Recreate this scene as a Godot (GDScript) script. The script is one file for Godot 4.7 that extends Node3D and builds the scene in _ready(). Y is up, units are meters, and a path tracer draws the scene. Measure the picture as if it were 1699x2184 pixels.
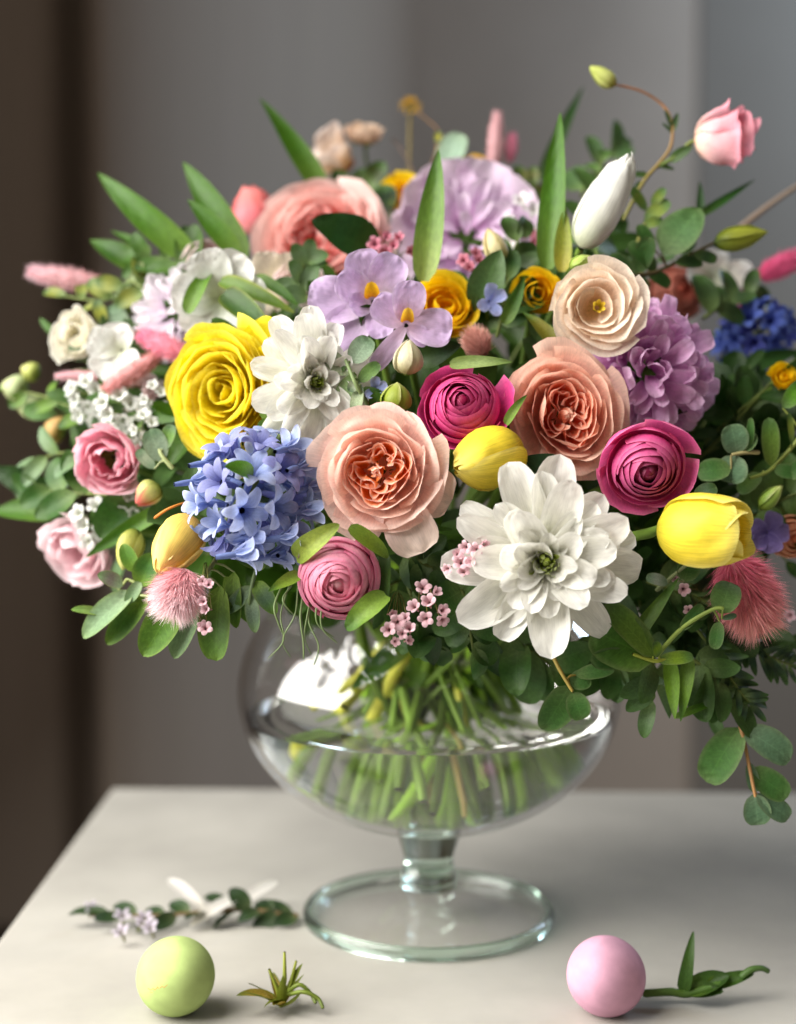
extends Node3D
# A spring bouquet in a footed glass bowl on a pale table. Units are metres, y is up.

const FOCAL := 3252.0            # focal length, in the units that at() measures with
const TABLE_Y := 0.75

var cam: Camera3D
var rng := RandomNumberGenerator.new()
var bumps := FastNoiseLite.new()
var M := {}
var used := {}
var stem_no := 0
var sides := {}
var blooms := []            # [label, place] of each flower, to name what stands beside it


# A surface being collected: grids of points with colours, joined into one mesh.
class Shape:
	var v := PackedVector3Array()
	var n := PackedVector3Array()
	var c := PackedColorArray()
	var t := PackedVector2Array()
	var f := PackedInt32Array()

	func grid(p: PackedVector3Array, col: PackedColorArray, uv: PackedVector2Array, rows: int, cols: int, xf := Transform3D(), round_ := false) -> void:
		var first := v.size()
		for i in rows:
			for j in cols:
				var k := i * cols + j
				var i0 := maxi(i - 1, 0)
				var i1 := mini(i + 1, rows - 1)
				var j0 := maxi(j - 1, 0)
				var j1 := mini(j + 1, cols - 1)
				if round_ and j == 0:
					j0 = cols - 2
				if round_ and j == cols - 1:
					j1 = 1
				var du := p[i1 * cols + j] - p[i0 * cols + j]
				var dv := p[i * cols + j1] - p[i * cols + j0]
				if dv.length_squared() < 1e-14:
					var ii := i - 1 if i > rows / 2 else i + 1
					dv = p[ii * cols + j1] - p[ii * cols + j0]
				var nn := du.cross(dv)
				nn = nn.normalized() if nn.length_squared() > 1e-20 else Vector3.UP
				v.append(xf * p[k])
				n.append((xf.basis * nn).normalized())
				c.append(col[k])
				t.append(uv[k])
		for i in rows - 1:
			for j in cols - 1:
				var a := first + i * cols + j
				f.append_array(PackedInt32Array([a, a + 1, a + cols, a + 1, a + cols + 1, a + cols]))

	func tri(a: Vector3, b: Vector3, d: Vector3, nn: Vector3, ca: Color, cb: Color) -> void:
		var k := v.size()
		v.append_array(PackedVector3Array([a, b, d]))
		n.append_array(PackedVector3Array([nn, nn, nn]))
		c.append_array(PackedColorArray([ca, ca, cb]))
		t.append_array(PackedVector2Array([Vector2(0, 0), Vector2(1, 0), Vector2(0.5, 1)]))
		f.append_array(PackedInt32Array([k, k + 1, k + 2]))

	func mesh() -> ArrayMesh:
		var a := []
		a.resize(Mesh.ARRAY_MAX)
		a[Mesh.ARRAY_VERTEX] = v
		a[Mesh.ARRAY_NORMAL] = n
		a[Mesh.ARRAY_COLOR] = c
		a[Mesh.ARRAY_TEX_UV] = t
		a[Mesh.ARRAY_INDEX] = f
		var m := ArrayMesh.new()
		m.add_surface_from_arrays(Mesh.PRIMITIVE_TRIANGLES, a)
		return m


# ---------------------------------------------------------------- helpers
func s(r: float, g: float, b: float) -> Color:
	return Color(r / 255.0, g / 255.0, b / 255.0).srgb_to_linear()


func at(x: float, y: float, d: float) -> Vector3:
	return cam.transform * Vector3((x - 849.5) / FOCAL * d, -(y - 1092.0) / FOCAL * d, -d)


func rr(a: float, b: float) -> float:
	return rng.randf_range(a, b)


func free_name(called: String) -> String:
	var k: int = used.get(called, 0)
	used[called] = k + 1
	return called if k == 0 else "%s_%03d" % [called, k]


func tag(o: Node, label := "", category := "", group := "", kind := "") -> void:
	if label: o.set_meta("label", label)
	if category: o.set_meta("category", category)
	if group: o.set_meta("group", group)
	if kind: o.set_meta("kind", kind)


func basis_to(dir: Vector3, roll := 0.0) -> Basis:
	var y := dir.normalized()
	var up := Vector3.UP if absf(y.y) < 0.96 else Vector3.BACK
	var x := up.cross(y).normalized()
	return Basis(x, y, x.cross(y)) * Basis(Vector3.UP, roll)


func thing(called: String, label: String, category: String, where := Vector3.ZERO, b := Basis(), group := "") -> Node3D:
	var o := Node3D.new()
	o.name = free_name(called)
	o.transform = Transform3D(b, where)
	add_child(o)
	tag(o, label, category, group)
	return o


func part(called: String, mesh: Mesh, mat: Material, parent: Node, xf := Transform3D()) -> MeshInstance3D:
	var o := MeshInstance3D.new()
	var key := "%d/%s" % [parent.get_instance_id(), called]
	var k: int = used.get(key, 0)
	used[key] = k + 1
	o.name = called if k == 0 else "%s_%03d" % [called, k]
	o.mesh = mesh
	o.material_override = mat
	o.transform = xf
	parent.add_child(o)
	return o


func solo(called: String, mesh: Mesh, mat: Material, label := "", category := "", group := "", kind := "") -> MeshInstance3D:
	var o := MeshInstance3D.new()
	o.name = free_name(called)
	o.mesh = mesh
	o.material_override = mat
	add_child(o)
	tag(o, label, category, group, kind)
	return o


# ---------------------------------------------------------------- textures and materials
func streak_image(seed_: int, low: float, fx: float, fy: float) -> Image:
	var im := Image.create(256, 256, false, Image.FORMAT_RGB8)
	var n := FastNoiseLite.new()
	n.seed = seed_
	n.frequency = 1.0
	for y in 256:
		for x in 256:
			var a := n.get_noise_2d(x * fx, y * fy) * 0.6 + n.get_noise_2d(x * fx * 3.1 + 50, y * fy * 2.0) * 0.4
			var b := n.get_noise_2d(x * 0.02 + 90, y * 0.02)
			var k := clampf(0.955 + low * 0.45 * a + 0.06 * b, 0, 1)
			im.set_pixel(x, y, Color(k, k, k))
	return im


func leaf_image(seed_: int, veins: float, parallel: bool) -> Image:
	var im := Image.create(192, 384, false, Image.FORMAT_RGB8)
	var n := FastNoiseLite.new()
	n.seed = seed_
	n.frequency = 0.03
	for y in 384:
		for x in 192:
			var u := y / 384.0
			var v := absf(x / 191.0 - 0.5) * 2.0
			var k := 0.89 + 0.10 * n.get_noise_2d(x, y) + 0.05 * n.get_noise_2d(x * 6.0, y * 6.0)
			if parallel:
				k += 0.06 * sin(x * 0.75 + n.get_noise_2d(x * 0.5, y * 0.1) * 3.0)
			else:
				var w := fposmod(u * 8.0 - v * 1.5 + n.get_noise_2d(x, y) * 0.15, 1.0)
				k += veins * smoothstep(0.10, 0.0, absf(w - 0.5)) * (1.0 - v * 0.6)
			k += (0.04 if parallel else veins * 1.4) * smoothstep(0.045, 0.0, v)
			k = clampf(k, 0, 1)
			im.set_pixel(x, y, Color(k * 0.99, k, k * 0.95))
	return im


func mat(rough: float, spec: float, through := 0.0, tex: Texture2D = null, relief := 0.0) -> StandardMaterial3D:
	var m := StandardMaterial3D.new()
	m.vertex_color_use_as_albedo = true
	m.roughness = rough
	m.metallic_specular = spec
	m.cull_mode = BaseMaterial3D.CULL_DISABLED
	if through > 0.0:
		m.backlight_enabled = true
		m.backlight = Color(through, through, through).linear_to_srgb()
	if tex:
		m.albedo_texture = tex
		if relief > 0.0:
			m.heightmap_enabled = true
			m.heightmap_texture = tex
			m.heightmap_scale = relief
	return m


func make_materials() -> void:
	var petal_tex := ImageTexture.create_from_image(streak_image(3, 0.20, 0.16, 0.012))
	var leaf_tex := ImageTexture.create_from_image(leaf_image(5, 0.10, false))
	var blade_tex := ImageTexture.create_from_image(leaf_image(8, 0.05, true))
	M.petal = mat(0.6, 0.30, 0.85, petal_tex, 0.03)
	M.white_petal = mat(0.55, 0.30, 0.85, petal_tex, 0.03)
	M.silk = mat(0.45, 0.36, 0.72, petal_tex, 0.02)
	M.tulip = mat(0.45, 0.36, 0.72, ImageTexture.create_from_image(streak_image(9, 0.42, 0.13, 0.006)), 0.02)
	M.leaf = mat(0.46, 0.38, 0.65, leaf_tex, 0.05)
	M.matte_leaf = mat(0.62, 0.33, 0.48, leaf_tex, 0.035)
	M.blade = mat(0.42, 0.40, 0.65, blade_tex, 0.04)
	M.stem = mat(0.5, 0.4, 0.15)
	M.fluff = mat(0.85, 0.2, 0.5)
	var egg_tex := NoiseTexture2D.new()
	var en := FastNoiseLite.new()
	en.seed = 4
	en.frequency = 0.02
	en.fractal_octaves = 5
	egg_tex.noise = en
	egg_tex.width = 256
	egg_tex.height = 256
	egg_tex.seamless = true
	var ramp := Gradient.new()
	ramp.set_color(0, Color(0.87, 0.87, 0.87))
	ramp.set_color(1, Color(1, 1, 1))
	egg_tex.color_ramp = ramp
	for kind in [["green_egg", Color8(170, 190, 120)], ["pink_egg", Color8(204, 156, 177)]]:
		var e := StandardMaterial3D.new()
		e.albedo_color = kind[1]
		e.albedo_texture = egg_tex
		e.uv1_triplanar = true
		e.uv1_scale = Vector3(14, 14, 14)
		e.roughness = 0.9
		e.metallic_specular = 0.15
		e.heightmap_enabled = true
		e.heightmap_texture = egg_tex
		e.heightmap_scale = 0.02
		M[kind[0]] = e
	var glass := StandardMaterial3D.new()
	glass.albedo_color = Color(0.90, 0.985, 0.94, 0.0)
	glass.transparency = BaseMaterial3D.TRANSPARENCY_ALPHA
	glass.refraction_enabled = true
	glass.refraction_scale = 0.05
	glass.roughness = 0.0
	M.glass = glass
	var pane := StandardMaterial3D.new()
	pane.albedo_color = Color(0.9, 1.0, 0.94, 0.0)
	pane.transparency = BaseMaterial3D.TRANSPARENCY_ALPHA
	pane.roughness = 0.0
	M.pane = pane
	var water := StandardMaterial3D.new()
	water.albedo_color = Color(0.985, 1.0, 0.985, 0.0)
	water.transparency = BaseMaterial3D.TRANSPARENCY_ALPHA
	water.refraction_enabled = true
	water.refraction_scale = 0.033
	water.roughness = 0.0
	M.water = water
	# painted table top: off-white with faint brush marks and scuffs
	var scuff := NoiseTexture2D.new()
	var sn := FastNoiseLite.new()
	sn.seed = 21
	sn.frequency = 0.006
	sn.fractal_octaves = 6
	sn.fractal_gain = 0.6
	scuff.noise = sn
	scuff.width = 512
	scuff.height = 512
	scuff.seamless = true
	var sr := Gradient.new()
	sr.set_color(0, Color8(152, 149, 142))
	sr.set_color(1, Color8(174, 171, 163))
	scuff.color_ramp = sr
	var table := StandardMaterial3D.new()
	table.albedo_texture = scuff
	table.uv1_triplanar = true
	table.uv1_world_triplanar = true
	table.uv1_scale = Vector3(1.6, 1.6, 1.6)
	table.roughness = 0.5
	table.metallic_specular = 0.35
	M.table = table
	var plaster := NoiseTexture2D.new()
	var pn := FastNoiseLite.new()
	pn.seed = 31
	pn.frequency = 0.01
	pn.fractal_octaves = 5
	plaster.noise = pn
	plaster.width = 256
	plaster.height = 256
	plaster.seamless = true
	var pr := Gradient.new()
	pr.set_color(0, Color8(140, 129, 118))
	pr.set_color(1, Color8(150, 139, 128))
	plaster.color_ramp = pr
	var wall := StandardMaterial3D.new()
	wall.albedo_texture = plaster
	wall.uv1_triplanar = true
	wall.uv1_world_triplanar = true
	wall.uv1_scale = Vector3(0.7, 0.7, 0.7)
	wall.roughness = 0.9
	M.wall = wall
	var panel := wall.duplicate()
	panel.albedo_color = Color8(184, 188, 190)
	M.panel = panel
	M.cloth = mat(0.9, 0.2, 0.1)
	M.floor = mat(0.7, 0.3)


# ---------------------------------------------------------------- surfaces
# A petal or leaf as a bent sheet. It leaves the origin along +Y and bends towards +Z; its inner face looks to -Z.
func sheet(sh: Shape, o: Dictionary, xf := Transform3D()) -> void:
	var nu: int = o.get("nu", 9)
	var nv: int = o.get("nv", 6)
	var l: float = o.l
	var w: float = o.w
	var a: float = o.get("a", 0.7)
	var b: float = o.get("b", 0.5)
	var base: float = o.get("base", 0.12)
	var peak := pow(a / (a + b), a) * pow(b / (a + b), b)
	var t0: float = o.get("t0", 0.0)
	var t1: float = o.get("t1", 0.0)
	var t2: float = o.get("t2", 0.0)
	var cup: float = o.get("cup", 0.4)
	var crease: float = o.get("crease", 0.0)
	var ruf: float = o.get("ruf", 0.0)
	var rf: float = o.get("rf", 9.0)
	var twist: float = o.get("twist", 0.0)
	var wr: float = o.get("wr", 0.03)
	var notch: float = o.get("notch", 0.0)
	var side: float = o.get("side", 0.0)
	var c0: Color = o.c0
	var c1: Color = o.get("c1", c0)
	var c2: Color = o.get("c2", c1)
	var ce: Color = o.get("ce", c2)
	var ea: float = o.get("ea", 0.0)
	var tone := rr(1.0 - o.get("jit", 0.07), 1.0 + o.get("jit", 0.07))
	var ph := rr(0, TAU)
	var off := Vector3(rr(-40, 40), rr(-40, 40), rr(-40, 40))
	var p := PackedVector3Array()
	var c := PackedColorArray()
	var t := PackedVector2Array()
	var y := 0.0
	var z := 0.0
	var last := 0.0
	for i in nu + 1:
		var u := i / float(nu)
		u = u * (1.6 - 0.6 * u) if b < 0.75 else u * (1.25 - 0.25 * u)
		var um := (u + last) * 0.5
		var th := t0 + t1 * um + t2 * um * um
		y += cos(th) * (u - last) * l
		z += sin(th) * (u - last) * l
		last = u
		th = t0 + t1 * u + t2 * u * u
		var ww := w * (base * (1.0 - u) * (1.0 - u) + pow(maxf(u, 0.0), a) * pow(maxf(1.0 - u, 0.0), b) / peak)
		var inner := Vector3(0, sin(th), -cos(th))
		var along := Vector3(0, cos(th), sin(th))
		var tw := twist * u
		for j in nv + 1:
			var v := j / float(nv) * 2.0 - 1.0
			var across := v
			var lift := crease * absf(v)
			if absf(cup) > 0.02:
				across = sin(cup * v) / cup
				lift += (1.0 - cos(cup * v)) / cup
			lift += ruf * v * v * sin(rf * u + ph + (1.3 if v > 0 else 0.0)) + ruf * 0.5 * u * u * u * sin(rf * 0.8 * v + ph)
			var q := Vector3(0, y, z) + Vector3(cos(tw), 0, 0) * across * ww + inner * (lift * ww + sin(tw) * across * ww)
			q += along * (-notch * l * u * u * maxf(0.0, 1.0 - 4.0 * v * v)) + Vector3(side * u * u * l, 0, 0)
			q += inner * bumps.get_noise_3dv(q * (2.2 / w) + off) * wr * w * 2.0 * u
			p.append(q)
			var col := c0.lerp(c1, smoothstep(0.0, 0.55, u)).lerp(c2, smoothstep(0.5, 1.0, u))
			if ea > 0.0:
				col = col.lerp(ce, ea * pow(maxf(absf(v), u * 0.98), 7.0))
			c.append(col * tone)
			t.append(Vector2(v * 0.5 + 0.5, u))
	sh.grid(p, c, t, nu + 1, nv + 1, xf)


# A petal that wraps round the flower's axis: a piece of a surface of revolution whose profile is a Bezier curve of (radius, height).
func cup_petal(sh: Shape, o: Dictionary) -> void:
	var nu: int = o.get("nu", 9)
	var nv: int = o.get("nv", 9)
	var p0: Vector2 = o.p[0]
	var p1: Vector2 = o.p[1]
	var p2: Vector2 = o.p[2]
	var p3: Vector2 = o.p[3]
	var phi: float = o.phi
	var dphi: float = o.dphi
	var drop: float = o.get("drop", 0.2)
	var pw: float = o.get("pw", 2.5)
	var spiral: float = o.get("spiral", 0.06)
	var ruf: float = o.get("ruf", 0.0)
	var rf: float = o.get("rf", 7.0)
	var curl: float = o.get("curl", 0.0)
	var base: float = o.get("base", 0.45)
	var wr: float = o.get("wr", 0.02)
	var notch: float = o.get("notch", 0.0)
	var mid: Vector3 = o.get("mid", Vector3.ZERO)
	var size: float = o.get("size", maxf(p2.x, p3.y))
	var c0: Color = o.c0
	var c1: Color = o.get("c1", c0)
	var c2: Color = o.get("c2", c1)
	var ce: Color = o.get("ce", c2)
	var ea: float = o.get("ea", 0.0)
	var tone := rr(0.94, 1.06)
	var ph := rr(0, TAU)
	var off := Vector3(rr(-40, 40), rr(-40, 40), rr(-40, 40))
	var p := PackedVector3Array()
	var c := PackedColorArray()
	var t := PackedVector2Array()
	for i in nu + 1:
		var uu := i / float(nu)
		uu = uu * (1.35 - 0.35 * uu)
		for j in nv + 1:
			var v := j / float(nv) * 2.0 - 1.0
			var u := uu * (1.0 - drop * pow(absf(v), pw) - notch * exp(-v * v * 14.0))
			var w := 1.0 - u
			var q := p0 * (w * w * w) + p1 * (3.0 * w * w * u) + p2 * (3.0 * w * u * u) + p3 * (u * u * u)
			var lip := maxf(0.0, (uu - 0.72) / 0.28)
			lip *= lip
			var ang := phi + v * dphi * (base + (1.0 - base) * smoothstep(0.0, 0.55, uu))
			var rho := q.x * (1.0 + spiral * v) + ruf * size * uu * uu * uu * sin(rf * v + ph) + curl * lip
			var h := q.y - curl * 0.55 * lip + ruf * 0.6 * size * uu * uu * sin(rf * 0.7 * v + ph * 1.7)
			var pt := Vector3(rho * sin(ang), h, rho * cos(ang))
			var nz := bumps.get_noise_3dv(pt * (2.6 / size) + off) * wr * size * 2.0 * uu
			pt += Vector3(sin(ang), 0.3, cos(ang)) * nz
			p.append(pt + mid)
			var col := c0.lerp(c1, smoothstep(0.0, 0.6, uu)).lerp(c2, smoothstep(0.5, 1.0, uu))
			if ea > 0.0:
				col = col.lerp(ce, ea * pow(maxf(uu, absf(v) * smoothstep(0.2, 0.6, uu)), 8.0))
			c.append(col * tone)
			t.append(Vector2(v * 0.5 + 0.5, uu))
	sh.grid(p, c, t, nu + 1, nv + 1)


func tube(sh: Shape, pts: PackedVector3Array, r0: float, r1: float, ca: Color, cb: Color, sides := 7) -> void:
	var p := PackedVector3Array()
	var c := PackedColorArray()
	var t := PackedVector2Array()
	var n := pts.size()
	var x := Vector3.ZERO
	for i in n:
		var d := (pts[mini(i + 1, n - 1)] - pts[maxi(i - 1, 0)]).normalized()
		if i == 0:
			x = d.cross(Vector3.UP if absf(d.y) < 0.9 else Vector3.RIGHT).normalized()
		x = (x - d * x.dot(d)).normalized()
		var y := d.cross(x)
		var k := i / float(n - 1)
		var r := lerpf(r0, r1, k) * (1.0 + 0.10 * bumps.get_noise_3dv(pts[i] * 130.0))
		if i == 0 or i == n - 1:
			r *= 0.75
		for j in sides + 1:
			var a := -TAU * j / sides
			p.append(pts[i] + (x * cos(a) + y * sin(a)) * r)
			c.append(ca.lerp(cb, k) * (1.0 + 0.25 * bumps.get_noise_3dv(pts[i] * 60.0)))
			t.append(Vector2(j / float(sides), k))
	sh.grid(p, c, t, n, sides + 1, Transform3D(), true)
	for e in [0, n - 1]:
		var first := sh.v.size()
		var out := (pts[e] - pts[1 if e == 0 else n - 2]).normalized()
		for j in sides:
			sh.v.append(p[e * (sides + 1) + j])
			sh.n.append(out)
			sh.c.append(c[e * (sides + 1)])
			sh.t.append(Vector2(0.5, 0.5))
		for j in range(1, sides - 1):
			var two := [first + j, first + j + 1]
			if e > 0:
				two.reverse()
			sh.f.append_array(PackedInt32Array([first, two[0], two[1]]))


func smooth(pts: Array, per := 6) -> PackedVector3Array:
	var out := PackedVector3Array()
	for i in pts.size() - 1:
		var a: Vector3 = pts[maxi(i - 1, 0)]
		var b: Vector3 = pts[i]
		var c: Vector3 = pts[i + 1]
		var d: Vector3 = pts[mini(i + 2, pts.size() - 1)]
		for k in per:
			out.append(b.cubic_interpolate(c, a, d, k / float(per)))
	out.append(pts[-1])
	return out


# A lathed body: profile points are (radius, height); flat shading is avoided by fine steps.
func lathe(prof: PackedVector2Array, sides := 96, col := Color.WHITE) -> ArrayMesh:
	var sh := Shape.new()
	var p := PackedVector3Array()
	var c := PackedColorArray()
	var t := PackedVector2Array()
	for i in prof.size():
		for j in sides + 1:
			var a := TAU * j / sides
			p.append(Vector3(prof[i].x * sin(a), prof[i].y, prof[i].x * cos(a)))
			c.append(col)
			t.append(Vector2(j / float(sides), i / float(prof.size() - 1)))
	sh.grid(p, c, t, prof.size(), sides + 1, Transform3D(), true)
	return sh.mesh()


func curve2(pts: Array, per := 8) -> PackedVector2Array:
	var out := PackedVector2Array()
	for i in pts.size() - 1:
		var a: Vector2 = pts[maxi(i - 1, 0)]
		var b: Vector2 = pts[i]
		var c: Vector2 = pts[i + 1]
		var d: Vector2 = pts[mini(i + 2, pts.size() - 1)]
		for k in per:
			out.append(b.cubic_interpolate(c, a, d, k / float(per)))
	out.append(pts[-1])
	return out


func with(a: Dictionary, b: Dictionary) -> Dictionary:
	var d := a.duplicate()
	d.merge(b, true)
	return d


func sheet_mesh(o: Dictionary) -> ArrayMesh:
	var sh := Shape.new()
	sheet(sh, o)
	return sh.mesh()


func cup_mesh(o: Dictionary) -> ArrayMesh:
	var sh := Shape.new()
	cup_petal(sh, o)
	return sh.mesh()


func around_axis(phi: float, r := 0.0, h := 0.0, k := 1.0) -> Transform3D:
	var b := Basis(Vector3.UP, phi)
	return Transform3D(b.scaled(Vector3(k, k, k)), b * Vector3(0, h, r))


# ---------------------------------------------------------------- flowers
func bloom(called: String, label: String, category: String, x: float, y: float, d: float, dir: Vector3, back := 0.0, group := "", roll := 0.0) -> Node3D:
	var o := thing(called, label, category, at(x, y, d) - dir.normalized() * back, basis_to(dir, roll), group)
	blooms.append([label, at(x, y, d)])
	return o


# The stem runs from the flower's base down through the mouth of the bowl and into the water.
func stem_to_bowl(o: Node3D, r := 0.0022, col := Color(0.12, 0.2, 0.03)) -> void:
	stem_no += 1
	var g := stem_no * 2.399963
	var k := sqrt(fposmod(stem_no * 0.618034, 1.0))
	var mouth := Vector3(sin(g) * 0.045 * k, TABLE_Y + 0.2, cos(g) * 0.045 * k)
	var head := o.position
	var out := Vector3(head.x, 0, head.z).normalized()
	mouth += out * 0.022
	var end := Vector3(-out.x * 0.05 + rr(-0.03, 0.03), TABLE_Y + rr(0.082, 0.115), -out.z * 0.05 + rr(-0.03, 0.03))
	var low := o.transform.basis.y.normalized() * -0.004 + Vector3(0, -0.016, -0.055)
	var pts := PackedVector3Array()
	for i in 13:
		pts.append(head.bezier_interpolate(head + low, mouth + Vector3(0, 0.05, 0) + out * 0.02, mouth, i / 12.0))
	for i in range(1, 9):
		pts.append(mouth.bezier_interpolate(mouth - Vector3(0, 0.03, 0) - out * 0.012, end + Vector3(0, 0.03, 0) + out * 0.01, end, i / 8.0))
	var inv := o.transform.affine_inverse()
	for i in pts.size():
		pts[i] = inv * pts[i]
	var sh := Shape.new()
	var thick := rr(0.7, 1.15)
	tube(sh, pts, r * 0.9, r * 1.35 * thick, col * rr(0.7, 1.1), col * rr(1.2, 2.6))
	part("stem", sh.mesh(), M.stem, o)


func sepals(o: Node3D, R: float, n: int, col: Color, reach := 0.8, t0 := 0.9) -> void:
	for i in n:
		part("sepal", sheet_mesh({"l": R * reach, "w": R * 0.22, "a": 0.5, "b": 0.9, "base": 0.6, "t0": t0, "t1": rr(0.2, 0.9), "cup": 0.5, "c0": col, "c1": col * 0.9, "c2": col * 1.1, "nu": 8, "nv": 4}), M.leaf, o, around_axis(TAU * i / n + rr(-0.2, 0.2), R * 0.06, -R * 0.02))


# A garden rose: open outer petals round a quartered heart of folded ones.
func rose(o: Node3D, R: float, k: Dictionary, open := 1.0) -> void:
	var ou: Color = k.outer
	var mi: Color = k.mid
	var he: Color = k.heart
	var ed: Color = k.edge
	var rings := [
		[5, 1.10, 0.30, 1.10, 0.52, 0.72, 0.10, 0.050],
		[5, 0.98, 0.42, 0.93, 0.66, 0.72, 0.08, 0.045],
		[5, 0.88, 0.46, 0.78, 0.74, 0.78, 0.05, 0.040],
		[5, 0.76, 0.50, 0.64, 0.78, 0.82, 0.03, 0.035],
		[4, 0.64, 0.50, 0.51, 0.76, 0.90, 0.01, 0.040]]
	for g in rings.size():
		var q: Array = rings[g]
		var turn := g * 0.65 + rr(-0.2, 0.2)
		for i in q[0]:
			var e := rr(0.94, 1.07)
			var col := ou.lerp(mi, g / 4.0)
			part("petal", cup_mesh({"p": [Vector2(0.08, 0) * R, Vector2(q[1] * 0.75, 0.02) * R, Vector2(q[1] * e, q[2]) * R, Vector2(q[3] * e * (0.8 + 0.2 * open), q[4] * rr(0.92, 1.06)) * R],
				"phi": turn + TAU * i / q[0] + rr(-0.1, 0.1), "dphi": q[5], "drop": rr(0.18, 0.32), "pw": rr(2.2, 3.4), "spiral": 0.08, "curl": (q[6] + 0.03) * R * rr(0.5, 1.4), "ruf": q[7] * rr(0.4, 1.0), "rf": rr(2.5, 5.5), "wr": 0.016, "notch": rr(-0.05, 0.03),
				"c0": mi.lerp(he, 0.5), "c1": col, "c2": col.lerp(ed, 0.3), "ce": ed, "ea": 0.6, "nu": 11, "nv": 12, "size": R}), M.petal, o)
	# the heart: four swirls of nested petals
	for quarter in 4:
		var a := quarter * TAU / 4.0 + rr(-0.25, 0.25)
		var c := Vector3(sin(a), 0, cos(a)) * R * rr(0.21, 0.27)
		for j in 4:
			var w := (0.27 - 0.055 * j) * R * rr(0.9, 1.1)
			part("heart_petal", cup_mesh({"p": [Vector2(0.3 * w, 0.22 * R), Vector2(1.0 * w, 0.3 * R), Vector2(1.15 * w, 0.52 * R), Vector2(w * 0.95, (0.70 - 0.03 * j) * R * rr(0.94, 1.05))],
				"phi": a + rr(-0.4, 0.4) + (0.5 if j % 2 else -0.5), "dphi": rr(1.3, 1.9), "drop": rr(0.1, 0.28), "pw": 2.2, "spiral": rr(-0.3, 0.3), "ruf": rr(0.04, 0.12) * w / R * 3.0, "rf": rr(3, 7), "curl": 0.05 * R, "wr": 0.018, "base": 0.8, "mid": c,
				"c0": he * 0.9, "c1": he, "c2": he.lerp(mi, 0.35), "ce": ed, "ea": 0.7, "nu": 8, "nv": 11, "size": R}), M.petal, o)
	for j in 7:
		var a := rr(0, TAU)
		part("heart_petal", sheet_mesh({"l": R * rr(0.30, 0.42), "w": R * rr(0.08, 0.14), "a": 0.5, "b": 0.4, "t0": rr(-0.2, 0.3), "t1": rr(-1.2, 0.6), "cup": rr(-0.9, 0.9), "ruf": 0.4, "c0": he * 0.9, "c1": he, "c2": ed, "nu": 7, "nv": 5}), M.petal, o, around_axis(a, R * rr(0.03, 0.2), R * 0.32))
	sepals(o, R, 5, s(92, 124, 48), 0.85, 1.5)


# A ranunculus: many thin petals wrapped round one another, their rims showing as rings.
func ranunculus(o: Node3D, R: float, k: Dictionary, layers := 9, open := 0.0) -> void:
	for g in layers:
		var f := g / float(layers - 1)
		var n := 4 if f < 0.75 else 3
		var belly := R * (1.0 - 0.62 * f)
		var rim := R * lerpf(0.90 + 0.12 * open, 0.07, pow(f, 0.85))
		var top := R * (0.34 - 0.12 * open + 0.50 * sin(minf(f * 1.25, 1.0) * PI * 0.5) - 0.10 * pow(f, 6.0))
		for i in n:
			var ee := rr(0.97, 1.04)
			var col: Color = k.outer.lerp(k.inner, f)
			var lo := -0.35 * R * (1.0 - f)
			part("petal", cup_mesh({"p": [Vector2(0.06 * R, lo), Vector2(belly * 1.0, lo * 0.9), Vector2(belly * 1.08 * ee, lo * 0.1 + top * 0.75), Vector2(rim * ee, top * rr(0.95, 1.04))],
				"phi": g * 1.1 + TAU * i / n + rr(-0.15, 0.15), "dphi": rr(1.05, 1.25) if n == 4 else 1.45, "drop": rr(0.10, 0.18), "pw": 2.2, "spiral": 0.055, "curl": R * rr(-0.015, 0.03) * (1.0 + open), "ruf": rr(0.004, 0.014), "rf": rr(2, 4.5), "wr": 0.009,
				"c0": k.base, "c1": col, "c2": col.lerp(k.tip, 0.6 * (1.0 - 0.75 * f)), "ce": k.edge, "ea": 0.75 * (1.0 - 0.5 * f), "nu": 10, "nv": 12, "size": R}), M.silk, o)
	var dome := PackedVector2Array()
	for i in 7:
		dome.append(Vector2(R * 0.16 * sin(PI * 0.5 * i / 6.0), R * (0.62 + 0.10 * cos(PI * 0.5 * i / 6.0))))
	part("heart", lathe(dome, 14, k.inner.lerp(k.tip, 0.15)), M.silk, o)
	if k.has("eye"):
		for i in 14:
			var a := i * 2.4
			part("centre_petal", sheet_mesh({"l": R * 0.26, "w": R * 0.05, "a": 0.5, "b": 0.6, "t0": 0.1, "t1": -0.6, "cup": 0.5, "c0": k.eye, "c1": k.eye, "nu": 5, "nv": 3}), M.silk, o, around_axis(a, R * 0.10 * sqrt(i / 14.0), R * 0.52))
	sepals(o, R, 5, s(120, 146, 52), 0.9, 1.9)


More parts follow.
